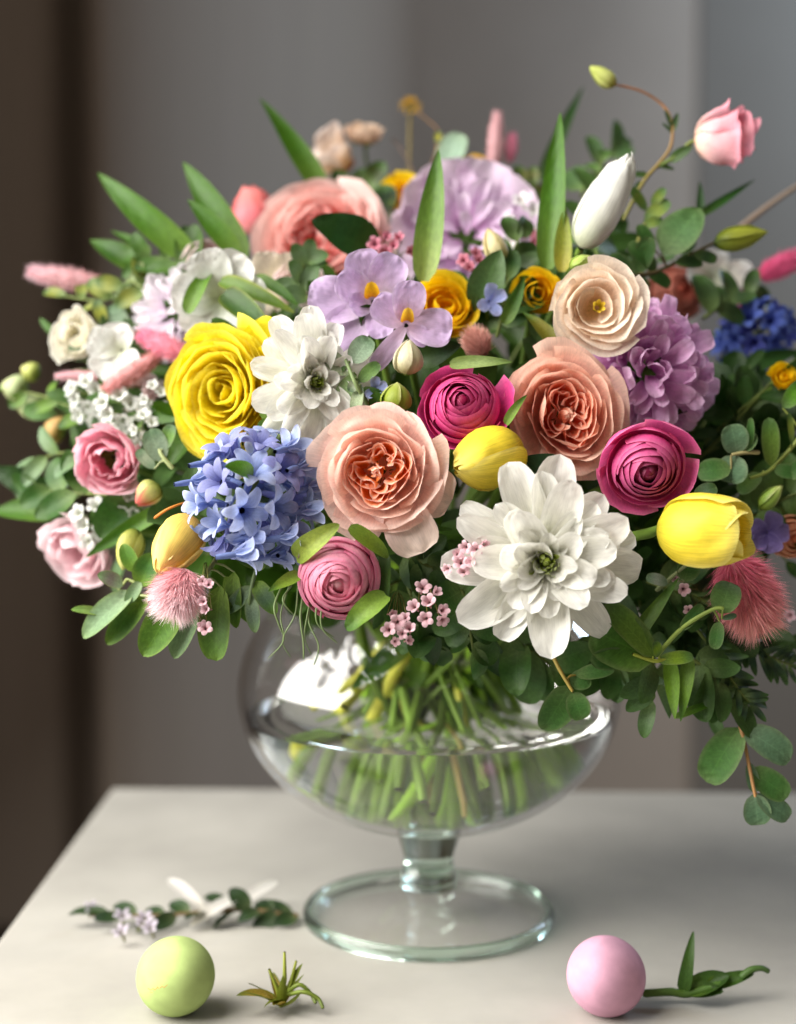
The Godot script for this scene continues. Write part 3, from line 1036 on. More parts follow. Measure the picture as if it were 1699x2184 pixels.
func build_eggs_and_cuttings() -> void:
	var ge := egg("green_egg", "pale green dyed egg lying at the front left of the table", 377, 2086, 0.815, 0.0207, Vector3(0.35, 0.50, 0.9), M.green_egg)
	egg("pink_egg", "pale pink dyed egg lying at the front right of the table", 1292, 2086, 0.815, 0.0209, Vector3(-0.30, 0.55, 0.9), M.pink_egg)
	# the small rust-coloured scrawl on the green egg
	var mk := Shape.new()
	var ink := s(196, 128, 60)
	var strokes := [[Vector2(316, 2108), Vector2(322, 2112), Vector2(327, 2108), Vector2(331, 2112)], [Vector2(331, 2112), Vector2(337, 2105), Vector2(339, 2110)], [Vector2(341, 2108), Vector2(347, 2103), Vector2(350, 2107), Vector2(358, 2100)], [Vector2(320, 2116), Vector2(326, 2117)]]
	var inv := ge.transform.affine_inverse()
	for st in strokes:
		var pts := PackedVector3Array()
		for q in st:
			var from := cam.position
			var ray: Vector3 = (at(q.x, q.y, 1.0) - from).normalized()
			# walk along the ray to the shell
			var dist := 0.70
			while dist < 0.9:
				var l: Vector3 = inv * (from + ray * dist)
				if (l / Vector3(0.0207, 0.0207 * 1.22, 0.0207)).length() < 1.045:
					break
				dist += 0.0004
			pts.append(inv * (from + ray * dist))
		tube(mk, pts, 0.00022, 0.00018, ink, ink, 4)
	part("scrawl", mk.mesh(), M.stem, ge)

	var g1 := s(74, 108, 44)
	var lo := {"c0": s(92, 104, 74), "c1": s(52, 74, 42), "c2": s(58, 76, 56), "a": 0.7, "b": 0.7, "lean": 0.8}
	# long sprig lying at the left, with pale blossoms
	var y := TABLE_Y + 0.006
	var sp := sprig("cut_sprig", "blurred leafy cutting with pale lilac blossoms lying behind the green egg", [Vector3(-0.082, y, 0.012), Vector3(-0.12, y + 0.003, 0.010), Vector3(-0.165, y + 0.003, 0.02), Vector3(-0.212, y + 0.002, 0.018)], 17, 0.023, 0.0065, with(lo, {"stem": s(110, 90, 60), "lean": 1.2, "loose": 1.4, "face": Vector3(0, 1, 0.45)}), "cuttings lying on the table", null, 0.02, 0.0016)
	var kl := {"base": s(150, 150, 110), "mid": s(200, 190, 205), "tip": s(214, 204, 220), "edge": s(225, 220, 228)}
	var ko := {"base": s(210, 205, 190), "mid": s(232, 228, 222), "tip": s(240, 238, 232), "edge": s(240, 238, 232)}
	for q in [[-0.178, 0.036, 0.006], [-0.189, 0.030, 0.008], [-0.168, 0.046, 0.006], [-0.185, 0.050, 0.005], [-0.174, 0.040, 0.010], [-0.213, 0.010, 0.006]]:
		var sh := Shape.new()
		floret(sh, 0.006, kl, 5, Transform3D(basis_to(Vector3(rr(-0.5, 0.5), 1, 0.5)), Vector3(q[0], TABLE_Y + q[2], q[1]) - sp.position), 0.8)
		part("blossom", sh.mesh(), M.petal, sp)
	for q in [[-0.130, 0.012, -0.098, -0.024], [-0.138, 0.016, -0.17, -0.03], [-0.148, 0.026, -0.118, 0.004]]:
		var m := leaf_between(Vector3(q[0], TABLE_Y + 0.004, q[1]), Vector3(q[2], TABLE_Y + 0.016, q[3]), 0.005, Vector3(0, 1, 0.4), {"c0": ko.base, "c1": ko.mid, "c2": ko.tip, "a": 0.6, "b": 0.5})
		part("white_petal", m[0], M.white_petal, sp, Transform3D(m[1].basis, m[1].origin - sp.position))
	# a curled scrap of greenery in the middle
	var y2 := TABLE_Y + 0.003
	var scrap := thing("leaf_scrap", "small spiky scrap of yellow-green sepals between the egg and the vase foot", "cutting", at(600, 2100, 0.82) * Vector3(1, 0, 1) + Vector3(0, y2, 0), Basis(), "cuttings lying on the table")
	for i in 15:
		var a := TAU * i / 15.0 + rr(-0.2, 0.2)
		var col := s(128, 138, 48) if i % 3 else s(176, 150, 62)
		part("leaf", sheet_mesh({"l": rr(0.014, 0.026), "w": rr(0.0018, 0.0032), "a": 0.5, "b": 0.8, "base": 0.6, "t0": rr(0.35, 1.4), "t1": rr(-0.8, 0.8), "cup": 0.8, "twist": rr(-0.8, 0.8), "c0": col, "c1": col * 0.85, "c2": s(112, 124, 44), "nu": 8, "nv": 3}), M.leaf, scrap, around_axis(a, 0.002, rr(0.0, 0.004)))
	for q in [Vector3(0.002, 0.030, 0.0), Vector3(-0.006, 0.022, 0.004), Vector3(0.008, 0.024, -0.003)]:
		var sh := Shape.new()
		tube(sh, PackedVector3Array([Vector3.ZERO, q * 0.5 + Vector3(0.001, 0, 0), q]), 0.0016, 0.0010, s(110, 124, 40), s(150, 160, 60), 6)
		part("stalk", sh.mesh(), M.stem, scrap)
	for q in [Vector3(0.016, 0.008, 0.002), Vector3(0.020, 0.006, 0.004)]:
		var sh := Shape.new()
		tube(sh, smooth([Vector3(0.002, 0.006, 0), q * Vector3(0.6, 1.6, 1), q, q + Vector3(0.003, -0.004, 0.004)], 4), 0.0013, 0.0010, s(112, 128, 44), s(90, 104, 40), 6)
		part("stalk", sh.mesh(), M.stem, scrap)
	# the budded stem beside the pink egg
	var b0 := at(1372, 2076, 0.83)
	b0.y = TABLE_Y + 0.006
	var b1 := at(1470, 2085, 0.83)
	b1.y = TABLE_Y + 0.006
	var b2 := at(1610, 2050, 0.83)
	b2.y = TABLE_Y + 0.017
	var bs := thing("budded_stem", "green budded stem lying on the table to the right of the pink egg", "cutting", b0, Basis(), "cuttings lying on the table")
	var sh2 := Shape.new()
	tube(sh2, smooth([Vector3.ZERO, (b1 - b0) * 0.6 + Vector3(0, 0.001, 0), b1 - b0, (b1 - b0).lerp(b2 - b0, 0.5)], 5), 0.0024, 0.0022, s(84, 112, 44), s(70, 100, 40), 8)
	part("stem", sh2.mesh(), M.stem, bs)
	for q in [[b1, b1.lerp(b2, 0.62) + Vector3(0, 0.003, 0), 0.0070], [b1.lerp(b2, 0.25), b2, 0.0048], [b1, b1.lerp(b2, 0.5) + Vector3(0, -0.002, 0.006), 0.0055]]:
		var m := leaf_between(q[0], q[1], q[2], Vector3(0, 0.9, 0.6), {"c0": s(104, 134, 56), "c1": s(70, 102, 40), "c2": s(60, 88, 40), "a": 0.6, "b": 0.6, "base": 0.5, "cup": 1.0, "bend": -0.3})
		part("bud_scale", m[0], M.leaf, bs, Transform3D(m[1].basis, m[1].origin - b0))
	var up := leaf_between(b1 + Vector3(-0.003, 0, 0), at(1480, 1985, 0.835), 0.0030, Vector3(-0.3, 0.1, 1), {"c0": g1, "c1": g1 * 0.8, "c2": g1 * 0.7, "a": 0.4, "b": 0.7, "base": 0.6, "bend": 0.5})
	part("leaf", up[0], M.leaf, bs, Transform3D(up[1].basis, up[1].origin - b0))
	var hook := Shape.new()
	tube(hook, smooth([b1.lerp(b2, 0.8) - b0, b2 - b0 + Vector3(-0.002, 0.002, 0), b2 - b0 + Vector3(0.004, 0.003, 0), b2 - b0 + Vector3(0.008, 0.001, 0)], 5), 0.0022, 0.0014, s(64, 92, 40), s(58, 80, 40), 7)
	part("curled_tip", hook.mesh(), M.stem, bs)


func build_main_flowers() -> void:
	var px := 0.000231        # one unit of at() at 0.75 m
	var peach := {"outer": s(255, 222, 214), "mid": s(255, 206, 186), "heart": s(255, 146, 66), "edge": s(254, 226, 212)}
	var r1 := bloom("peach_rose", "big open peach rose with an orange quartered heart beside the blue hyacinth", "rose", 803, 1005, 0.755, Vector3(-0.12, 0.02, 1), 0.022, "roses of the bouquet")
	rose(r1, 122 * px, peach, 1.0)
	for q in [[Vector2(0, 0), -0.4, 0.95], [Vector2(0, 0), 0.5, 1.25], [Vector2(0, 0), 1.2, 1.0]]:
		part("guard_petal", sheet_mesh({"l": 0.030 * q[2], "w": 0.013, "a": 0.8, "b": 0.32, "base": 0.4, "t0": 1.2, "t1": 0.5, "cup": 0.5, "ruf": 0.2, "c0": peach.mid, "c1": peach.outer, "c2": peach.edge, "nu": 11, "nv": 8}), M.petal, r1, around_axis(q[1], 0.010, 0.004))
	stem_to_bowl(r1, 0.0028)
	var deep := {"outer": s(254, 214, 200), "mid": s(253, 192, 168), "heart": s(248, 136, 98), "edge": s(252, 216, 194)}
	var r2 := bloom("peach_rose", "deeper coral-peach rose with a long oval face below the cream lisianthus", "rose", 1222, 880, 0.785, Vector3(0.14, 0.06, 1), 0.026, "roses of the bouquet", 0.4)
	rose(r2, 122 * px, deep, 0.9)
	r2.scale = Vector3(0.95, 1.0, 1.12)
	stem_to_bowl(r2, 0.0028)
	# ranunculus
	var pk := {"outer": s(238, 160, 190), "inner": s(238, 168, 178), "tip": s(244, 190, 200), "base": s(240, 214, 200), "edge": s(222, 96, 146)}
	var n1 := bloom("pink_ranunculus", "tightly wrapped pink and cream ranunculus at the rim of the vase", "ranunculus", 718, 1252, 0.750, Vector3(-0.03, -0.16, 1), 0.020, "ranunculus of the bouquet")
	ranunculus(n1, 94 * px, pk, 11)
	stem_to_bowl(n1)
	var mg := {"outer": s(226, 60, 140), "inner": s(128, 8, 50), "tip": s(226, 62, 132), "base": s(150, 20, 80), "edge": s(240, 120, 172)}
	var n2 := bloom("magenta_ranunculus", "magenta ranunculus with concentric rings above the yellow tulip", "ranunculus", 985, 845, 0.775, Vector3(-0.10, 0.42, 1), 0.018, "ranunculus of the bouquet")
	ranunculus(n2, 86 * px, mg, 8, 0.2)
	for q in [[1.35, 1.22, 0.95, 0.52], [-1.2, 1.12, 0.85, 0.40], [-2.6, 1.10, 0.75, 0.42], [0.1, 1.10, 0.8, 0.40]]:
		loose_petal(n2, 90 * px, q, s(186, 30, 110), s(232, 74, 152), s(244, 128, 184))
	stem_to_bowl(n2)
	var mh := {"outer": s(228, 84, 156), "inner": s(110, 8, 46), "tip": s(220, 80, 146), "base": s(130, 16, 70), "edge": s(240, 136, 180)}
	var n3 := bloom("magenta_ranunculus", "half-open magenta ranunculus with a dark heart beside the right-hand yellow tulip", "ranunculus", 1385, 1015, 0.760, Vector3(-0.05, -0.30, 1), 0.018, "ranunculus of the bouquet")
	ranunculus(n3, 88 * px, mh, 7, 0.3)
	for q in [[2.5, 1.24, 0.70, 0.62], [-2.2, 1.12, 0.9, 0.50], [-0.6, 1.12, 0.9, 0.44], [0.9, 1.10, 0.8, 0.46]]:
		loose_petal(n3, 90 * px, q, s(190, 50, 110), s(226, 92, 156), s(242, 140, 180))
	stem_to_bowl(n3)
	var ye := {"outer": s(255, 236, 44), "mid": s(255, 232, 34), "heart": s(255, 222, 20), "edge": s(255, 244, 120), "tip": s(255, 232, 50)}
	var n4 := bloom("yellow_ranunculus", "large bright yellow ranunculus left of the white chrysanthemum", "ranunculus", 458, 835, 0.820, Vector3(-0.28, 0.02, 1), 0.026, "ranunculus of the bouquet")
	ruffled(n4, 128 * 0.000254, ye, [[6, 1.06, 0.26, 1.03, 0.55], [6, 0.99, 0.38, 0.92, 0.66], [6, 0.90, 0.44, 0.80, 0.74], [6, 0.79, 0.46, 0.68, 0.77], [5, 0.67, 0.46, 0.56, 0.77], [5, 0.55, 0.45, 0.44, 0.74], [4, 0.42, 0.44, 0.32, 0.69], [3, 0.28, 0.40, 0.18, 0.62], [3, 0.18, 0.36, 0.06, 0.58]], 1.25, false)
	n4.scale = Vector3(0.9, 1, 1.04)
	for i in 5:
		part("guard_petal", sheet_mesh({"l": 0.038, "w": 0.015, "a": 0.8, "b": 0.35, "base": 0.4, "t0": 1.0, "t1": rr(0.0, 0.6), "cup": 0.4, "ruf": 0.25, "c0": s(240, 196, 20), "c1": ye.outer, "c2": ye.tip, "nu": 10, "nv": 8}), M.petal, n4, around_axis(0.5 + i * 0.45, 0.014, 0.0))
	stem_to_bowl(n4)
	var oy := {"outer": s(255, 210, 14), "mid": s(255, 200, 8), "heart": s(252, 182, 4), "edge": s(255, 222, 60)}
	var round_rings := [[5, 1.0, 0.30, 0.94, 0.70], [5, 0.86, 0.42, 0.66, 0.80], [4, 0.66, 0.46, 0.42, 0.80], [3, 0.42, 0.44, 0.16, 0.78]]
	var n5 := bloom("golden_ranunculus", "golden yellow ranunculus to the right of the lilac freesia", "ranunculus", 950, 645, 0.850, Vector3(0.1, 0.32, 1), 0.016, "ranunculus of the bouquet")
	ruffled(n5, 72 * 0.000261, oy, round_rings, 1.5, false)
	stem_to_bowl(n5)
	var n6 := bloom("golden_ranunculus", "small golden ranunculus bud tucked left of the cream lisianthus", "ranunculus", 1152, 620, 0.850, Vector3(0.1, 0.1, 1), 0.014, "ranunculus of the bouquet")
	ruffled(n6, 50 * 0.000261, oy, round_rings, 1.2, false)
	stem_to_bowl(n6)
	# tulips
	var yt := {"base": s(206, 196, 60), "mid": s(244, 222, 66), "tip": s(246, 224, 62), "edge": s(252, 242, 150)}
	var t1 := bloom("yellow_tulip", "closed yellow tulip between the peach rose and the white dahlia", "tulip", 1086, 966, 0.785, Vector3(-0.78, -0.20, 0.66), 0.006, "yellow tulips of the bouquet", 0.6)
	tulip(t1, 73 * px, 0.044, yt)
	stem_to_bowl(t1, 0.003)
	var t2 := bloom("yellow_tulip", "largest yellow tulip with its mouth opening to the right", "tulip", 1424, 1128, 0.765, Vector3(0.84, 0.0, 0.55), 0.004, "yellow tulips of the bouquet", 0.35)
	tulip(t2, 76 * px, 0.046, yt, 1.1, 1.27, 0.15)
	stem_to_bowl(t2, 0.003)
	var pt := {"base": s(240, 190, 110), "mid": s(246, 218, 110), "tip": s(248, 214, 120), "edge": s(248, 226, 150)}
	var t3 := bloom("yellow_tulip", "peach-tinged yellow tulip bud pointing down beside the blue hyacinth", "tulip", 412, 1112, 0.795, Vector3(-0.36, -0.62, 0.70), 0.0, "yellow tulips of the bouquet", 0.2)
	tulip(t3, 58 * px, 0.039, pt, 0.08)
	stem_to_bowl(t3, 0.003)
	var wt := {"base": s(206, 214, 180), "mid": s(238, 238, 230), "tip": s(242, 242, 236), "edge": s(244, 244, 240)}
	var t4 := bloom("white_tulip", "tall closed white tulip bud standing above the cream lisianthus", "tulip", 1240, 528, 0.850, Vector3(0.46, 0.88, 0.16), 0.0, "", 0.5)
	tulip(t4, 51 * 0.000261, 0.057, wt, 0.05, 1.22)
	stem_to_bowl(t4, 0.003)
	var kt := {"base": s(240, 190, 180), "mid": s(238, 140, 150), "tip": s(240, 120, 110), "edge": s(246, 170, 170)}
	var t5 := bloom("pink_tulip", "blurred salmon pink tulip behind the left of the pink rose", "tulip", 556, 500, 1.00, Vector3(-0.2, 0.95, 0.25), 0.0)
	tulip(t5, 50 * 0.000307, 0.032, kt, 0.3)
	stem_to_bowl(t5, 0.003)
	# white chrysanthemums
	var wh := {"base": s(206, 214, 150), "mid": s(243, 242, 232), "tip": s(246, 245, 239), "edge": s(250, 250, 246), "eye": s(172, 190, 74), "rise": 0.42, "bend": 0.7, "flip": 0.25, "cup": 0.65, "ruf": 0.08, "vary": 1.0}
	var rows := [[14, 1.06, 1.52, 0.205], [13, 0.95, 1.30, 0.19], [12, 0.79, 1.08, 0.17], [11, 0.60, 0.88, 0.14], [9, 0.43, 0.74, 0.105], [8, 0.29, 0.62, 0.07]]
	var d1 := bloom("white_chrysanthemum", "huge white chrysanthemum with a green eye hanging over the rim of the vase", "chrysanthemum", 1160, 1195, 0.760, Vector3(0.02, -0.02, 1), 0.008, "white chrysanthemums of the bouquet")
	daisy(d1, 205 * px, wh, rows, M.white_petal, 34)
	stem_to_bowl(d1, 0.0028)
	var d2 := bloom("white_chrysanthemum", "smaller white chrysanthemum facing right between the yellow ranunculus and the lilac freesia", "chrysanthemum", 672, 815, 0.800, Vector3(0.30, -0.02, 1), 0.008, "white chrysanthemums of the bouquet", 0.3)
	daisy(d2, 150 * 0.000246, wh, rows, M.white_petal, 30)
	stem_to_bowl(d2, 0.0028)
	# lilac mums
	var li := {"base": s(204, 130, 196), "mid": s(234, 178, 224), "tip": s(236, 188, 228), "edge": s(238, 208, 234)}
	var m1 := bloom("lilac_chrysanthemum", "big round mauve-lilac chrysanthemum crowded with curled petals at the right", "chrysanthemum", 1402, 790, 0.815, Vector3(0.16, 0.06, 1), 0.034, "lilac chrysanthemums of the bouquet")
	mum(m1, 180 * 0.000254, li, 185, 0.56)
	stem_to_bowl(m1, 0.0028)
	var la := {"base": s(222, 176, 218), "mid": s(232, 208, 234), "tip": s(236, 216, 236), "edge": s(240, 226, 240)}
	var m2 := bloom("lavender_peony", "soft lavender peony behind the tall green blades at the top centre", "peony", 1000, 470, 0.960, Vector3(0.05, 0.45, 1), 0.03, "lilac chrysanthemums of the bouquet")
	mum(m2, 140 * 0.000295, la, 70, 0.75)
	for i in 9:
		part("guard_petal", sheet_mesh({"l": 0.046, "w": 0.019, "a": 0.8, "b": 0.32, "base": 0.3, "t0": 0.9, "t1": rr(-0.1, 0.5), "cup": 0.4, "ruf": 0.25, "c0": la.base, "c1": s(222, 196, 222), "c2": s(232, 212, 230), "nu": 10, "nv": 8}), M.petal, m2, around_axis(TAU * i / 9.0, 0.012, 0.0))
	stem_to_bowl(m2, 0.0028)
	var lp := {"base": s(236, 214, 236), "mid": s(244, 234, 244), "tip": s(246, 240, 247), "edge": s(244, 240, 246)}
	var m3 := bloom("pale_peony", "very pale lilac ruffled peony among the grass heads at the left", "peony", 352, 650, 0.905, Vector3(-0.3, 0.25, 1), 0.02, "lilac chrysanthemums of the bouquet")
	mum(m3, 104 * 0.000278, lp, 90)
	stem_to_bowl(m3)
	# hyacinths
	var hb := {"base": s(140, 158, 212), "mid": s(166, 182, 228), "tip": s(184, 196, 234), "edge": s(216, 222, 244), "alt": s(152, 144, 212), "wide": 0.27, "point": 0.55}
	var h1 := bloom("blue_hyacinth", "periwinkle blue hyacinth drooping below the large yellow ranunculus", "hyacinth", 528, 1045, 0.780, Vector3(-0.45, -0.72, 0.35), 0.0, "hyacinths of the bouquet")
	hyacinth(h1, 0.0245, 0.033, 27, 0.0122, hb)
	stem_to_bowl(h1, 0.003)
	var tail := [[505, 1150, 0.762], [485, 1185, 0.757], [520, 1180, 0.768], [580, 1150, 0.765], [605, 1180, 0.770], [560, 1190, 0.770], [645, 1045, 0.775], [625, 1095, 0.770], [600, 960, 0.765], [625, 1000, 0.768], [425, 990, 0.765], [395, 1030, 0.765], [600, 1120, 0.765]]
	for q in tail:
		var sh := Shape.new()
		floret(sh, 0.0118, hb, 6, Transform3D(basis_to(Vector3(rr(-0.5, 0.5), -0.6, 0.6), rr(0, TAU)), h1.transform.affine_inverse() * at(q[0], q[1], q[2])), 0.9)
		part("floret", sh.mesh(), M.petal, h1)
	var hd := {"base": s(70, 84, 170), "mid": s(84, 104, 190), "tip": s(96, 120, 204), "edge": s(130, 150, 216), "alt": s(90, 84, 170)}
	var h2 := bloom("blue_hyacinth", "darker blue blurred hyacinth at the right edge behind the lilac chrysanthemum", "hyacinth", 1612, 715, 0.960, Vector3(0.6, 0.5, 0.4), 0.0, "hyacinths of the bouquet")
	hyacinth(h2, 0.017, 0.022, 22, 0.0098, hd)
	stem_to_bowl(h2)
	# freesia and lisianthus
	var fr := {"base": s(240, 226, 236), "mid": s(216, 188, 226), "tip": s(202, 172, 220), "edge": s(232, 216, 238), "cup": 0.3, "ruf": 0.14}
	var f1 := bloom("lilac_freesia", "upper lilac freesia with a golden throat and broad silky petals", "freesia", 795, 640, 0.815, Vector3(-0.05, 0.05, 1), 0.006, "lilac freesias of the bouquet")
	broad(f1, 120 * 0.000251, fr, [[PI + 0.25, 0.95, 0.34, 1.0, 0.4], [PI - 0.55, 0.95, 0.34, 0.95, 0.4], [PI + 1.0, 0.85, 0.30, 0.8, 0.3], [-PI * 0.5, 1.15, 0.44, 1.3, 0.2], [-0.75, 1.25, 0.42, 1.3, 0.2], [0.3, 0.75, 0.26, 1.0, 0.3], [-1.2, 0.6, 0.22, 0.6, 0.2]], M.petal)
	part("throat", sheet_mesh({"l": 0.011, "w": 0.0042, "a": 0.6, "b": 0.4, "base": 0.8, "t0": 0.4, "t1": 0.7, "cup": 1.0, "c0": s(238, 160, 40), "c1": s(240, 186, 30), "c2": s(246, 200, 50), "nu": 7, "nv": 5}), M.petal, f1, around_axis(PI, 0.002, 0.004))
	stem_to_bowl(f1)
	var f2 := bloom("lilac_freesia", "lower lilac freesia with veined petals in front of the golden ranunculus", "freesia", 868, 692, 0.800, Vector3(0.1, 0.0, 1), 0.004, "lilac freesias of the bouquet")
	broad(f2, 100 * 0.000246, with(fr, {"base": s(226, 196, 220)}), [[PI - 0.05, 1.0, 0.36, 0.95, 0.3], [PI + 0.95, 0.9, 0.34, 1.1, 0.3], [PI * 0.5 - 0.1, 0.98, 0.42, 1.2, 0.3], [-0.65, 1.2, 0.20, 1.3, 0.4], [0.9, 0.6, 0.22, 1.2, 0.4]], M.petal)
	part("throat", sheet_mesh({"l": 0.010, "w": 0.0034, "a": 0.6, "b": 0.4, "base": 0.8, "t0": 0.4, "t1": 0.7, "cup": 1.0, "c0": s(230, 160, 40), "c1": s(238, 190, 50), "c2": s(244, 210, 80), "nu": 7, "nv": 5}), M.petal, f2, around_axis(PI, 0.002, 0.003))
	stem_to_bowl(f2)
	var cr := {"outer": s(253, 234, 214), "mid": s(252, 224, 200), "heart": s(246, 206, 140), "edge": s(254, 242, 226)}
	var l1 := bloom("cream_lisianthus", "creamy blush lisianthus with a yellow centre below the white tulip bud", "lisianthus", 1282, 650, 0.800, Vector3(0.02, 0.05, 1), 0.018, "lisianthus of the bouquet")
	ruffled(l1, 94 * 0.000246, cr, [[5, 1.02, 0.34, 1.02, 0.55], [5, 0.86, 0.40, 0.82, 0.64], [4, 0.66, 0.42, 0.62, 0.66], [2, 0.46, 0.40, 0.40, 0.60]], 2.0)
	stem_to_bowl(l1)
	var pr := {"outer": s(252, 208, 200), "mid": s(250, 180, 172), "heart": s(246, 150, 146), "edge": s(254, 224, 218)}
	var r3 := bloom("salmon_rose", "blurred salmon pink rose above the left, behind the dark folded leaf", "rose", 688, 500, 0.965, Vector3(-0.05, 0.30, 1), 0.024, "roses of the bouquet")
	rose(r3, 125 * 0.000297, pr, 1.0)
	stem_to_bowl(r3)


# A double flower of ruffled cups. rings: [count, belly radius, belly height, rim radius, rim height]
func ruffled(o: Node3D, R: float, k: Dictionary, rings: Array, wave := 1.0, stamens := true) -> void:
	for g in rings.size():
		var q: Array = rings[g]
		var f := g / float(rings.size())
		for i in q[0]:
			var e := rr(0.93, 1.06)
			part("petal", cup_mesh({"p": [Vector2(0.05, 0) * R, Vector2(q[1] * 0.7, 0.0) * R, Vector2(q[1] * e, q[2]) * R, Vector2(q[3] * e, q[4] * rr(0.92, 1.06)) * R],
				"phi": g * 0.9 + TAU * i / q[0] + rr(-0.15, 0.15), "dphi": PI / q[0] * rr(1.35, 1.7), "drop": rr(0.12, 0.24), "pw": rr(2.2, 3.2), "spiral": 0.12, "curl": R * rr(0.03, 0.17) * (1.0 - 0.6 * f), "mid": Vector3(rr(-1, 1), 0, rr(-1, 1)) * R * 0.07 * wave * f, "ruf": rr(0.015, 0.034) * wave * (1.0 - 0.4 * f), "rf": rr(2.5, 5.5), "wr": 0.014 * wave, "notch": maxf(0.0, rr(-0.05, 0.04)),
				"c0": k.heart, "c1": k.mid.lerp(k.outer, 1.0 - f), "c2": k.outer, "ce": k.edge, "ea": 0.6, "nu": 11, "nv": 13, "size": R}), M.petal, o)
	for i in (6 if stamens else 0):
		part("stamen", sheet_mesh({"l": R * 0.42, "w": R * 0.06, "a": 0.5, "b": 0.4, "t0": 0.12, "t1": 0.3, "c0": s(206, 190, 60), "c1": s(220, 196, 60), "c2": s(230, 200, 70), "nu": 6, "nv": 3}), M.petal, o, around_axis(i * TAU / 6.0, R * 0.05, R * 0.16))
	sepals(o, R, 5, s(120, 146, 52), 0.8, 1.6)


# A loose outer petal standing off from the ball. q: [angle, reach, half width, rim height]
func loose_petal(o: Node3D, R: float, q: Array, ca: Color, cb: Color, edge: Color) -> void:
	part("guard_petal", cup_mesh({"p": [Vector2(0.1, -0.3) * R, Vector2(q[1] * 1.0, -0.34) * R, Vector2(q[1] * 1.08, 0.15) * R, Vector2(q[1], q[3]) * R], "phi": q[0], "dphi": q[2], "drop": 0.30, "pw": 1.8, "spiral": rr(-0.08, 0.12), "curl": R * rr(0.0, 0.12), "ruf": 0.02, "rf": 4.0, "wr": 0.02, "c0": ca, "c1": cb, "c2": cb, "ce": edge, "ea": 0.8, "nu": 11, "nv": 12, "size": R}), M.silk, o)


# A small half-open rose or a loose double flower for the edges of the bouquet.
func small_rose(o: Node3D, R: float, k: Dictionary, layers := 4) -> void:
	for g in layers:
		var f := g / float(layers)
		var n := 5 if g < 2 else 3
		for i in n:
			var e := rr(0.92, 1.08)
			part("petal", cup_mesh({"p": [Vector2(0.08 * R, -0.3 * R), Vector2((1.0 - 0.6 * f) * 0.95 * R, -0.2 * R), Vector2((1.0 - 0.65 * f) * 1.1 * R * e, 0.45 * R), Vector2((0.98 - 0.85 * f) * R * e, (0.85 + 0.15 * f) * R * e)],
				"phi": g * 0.9 + TAU * i / n + rr(-0.2, 0.2), "dphi": 0.9, "drop": rr(0.15, 0.3), "pw": 2.2, "spiral": 0.12, "curl": R * rr(0.04, 0.18) * (1.0 - f), "ruf": rr(0.02, 0.06), "rf": rr(4, 8), "wr": 0.04,
				"c0": k.base, "c1": k.mid.lerp(k.heart, f), "c2": k.mid.lerp(k.heart, f * 0.7), "ce": k.edge, "ea": 0.6, "nu": 8, "nv": 9, "size": R}), M.petal, o)
	sepals(o, R, 5, s(104, 128, 52), 0.8, 1.7)


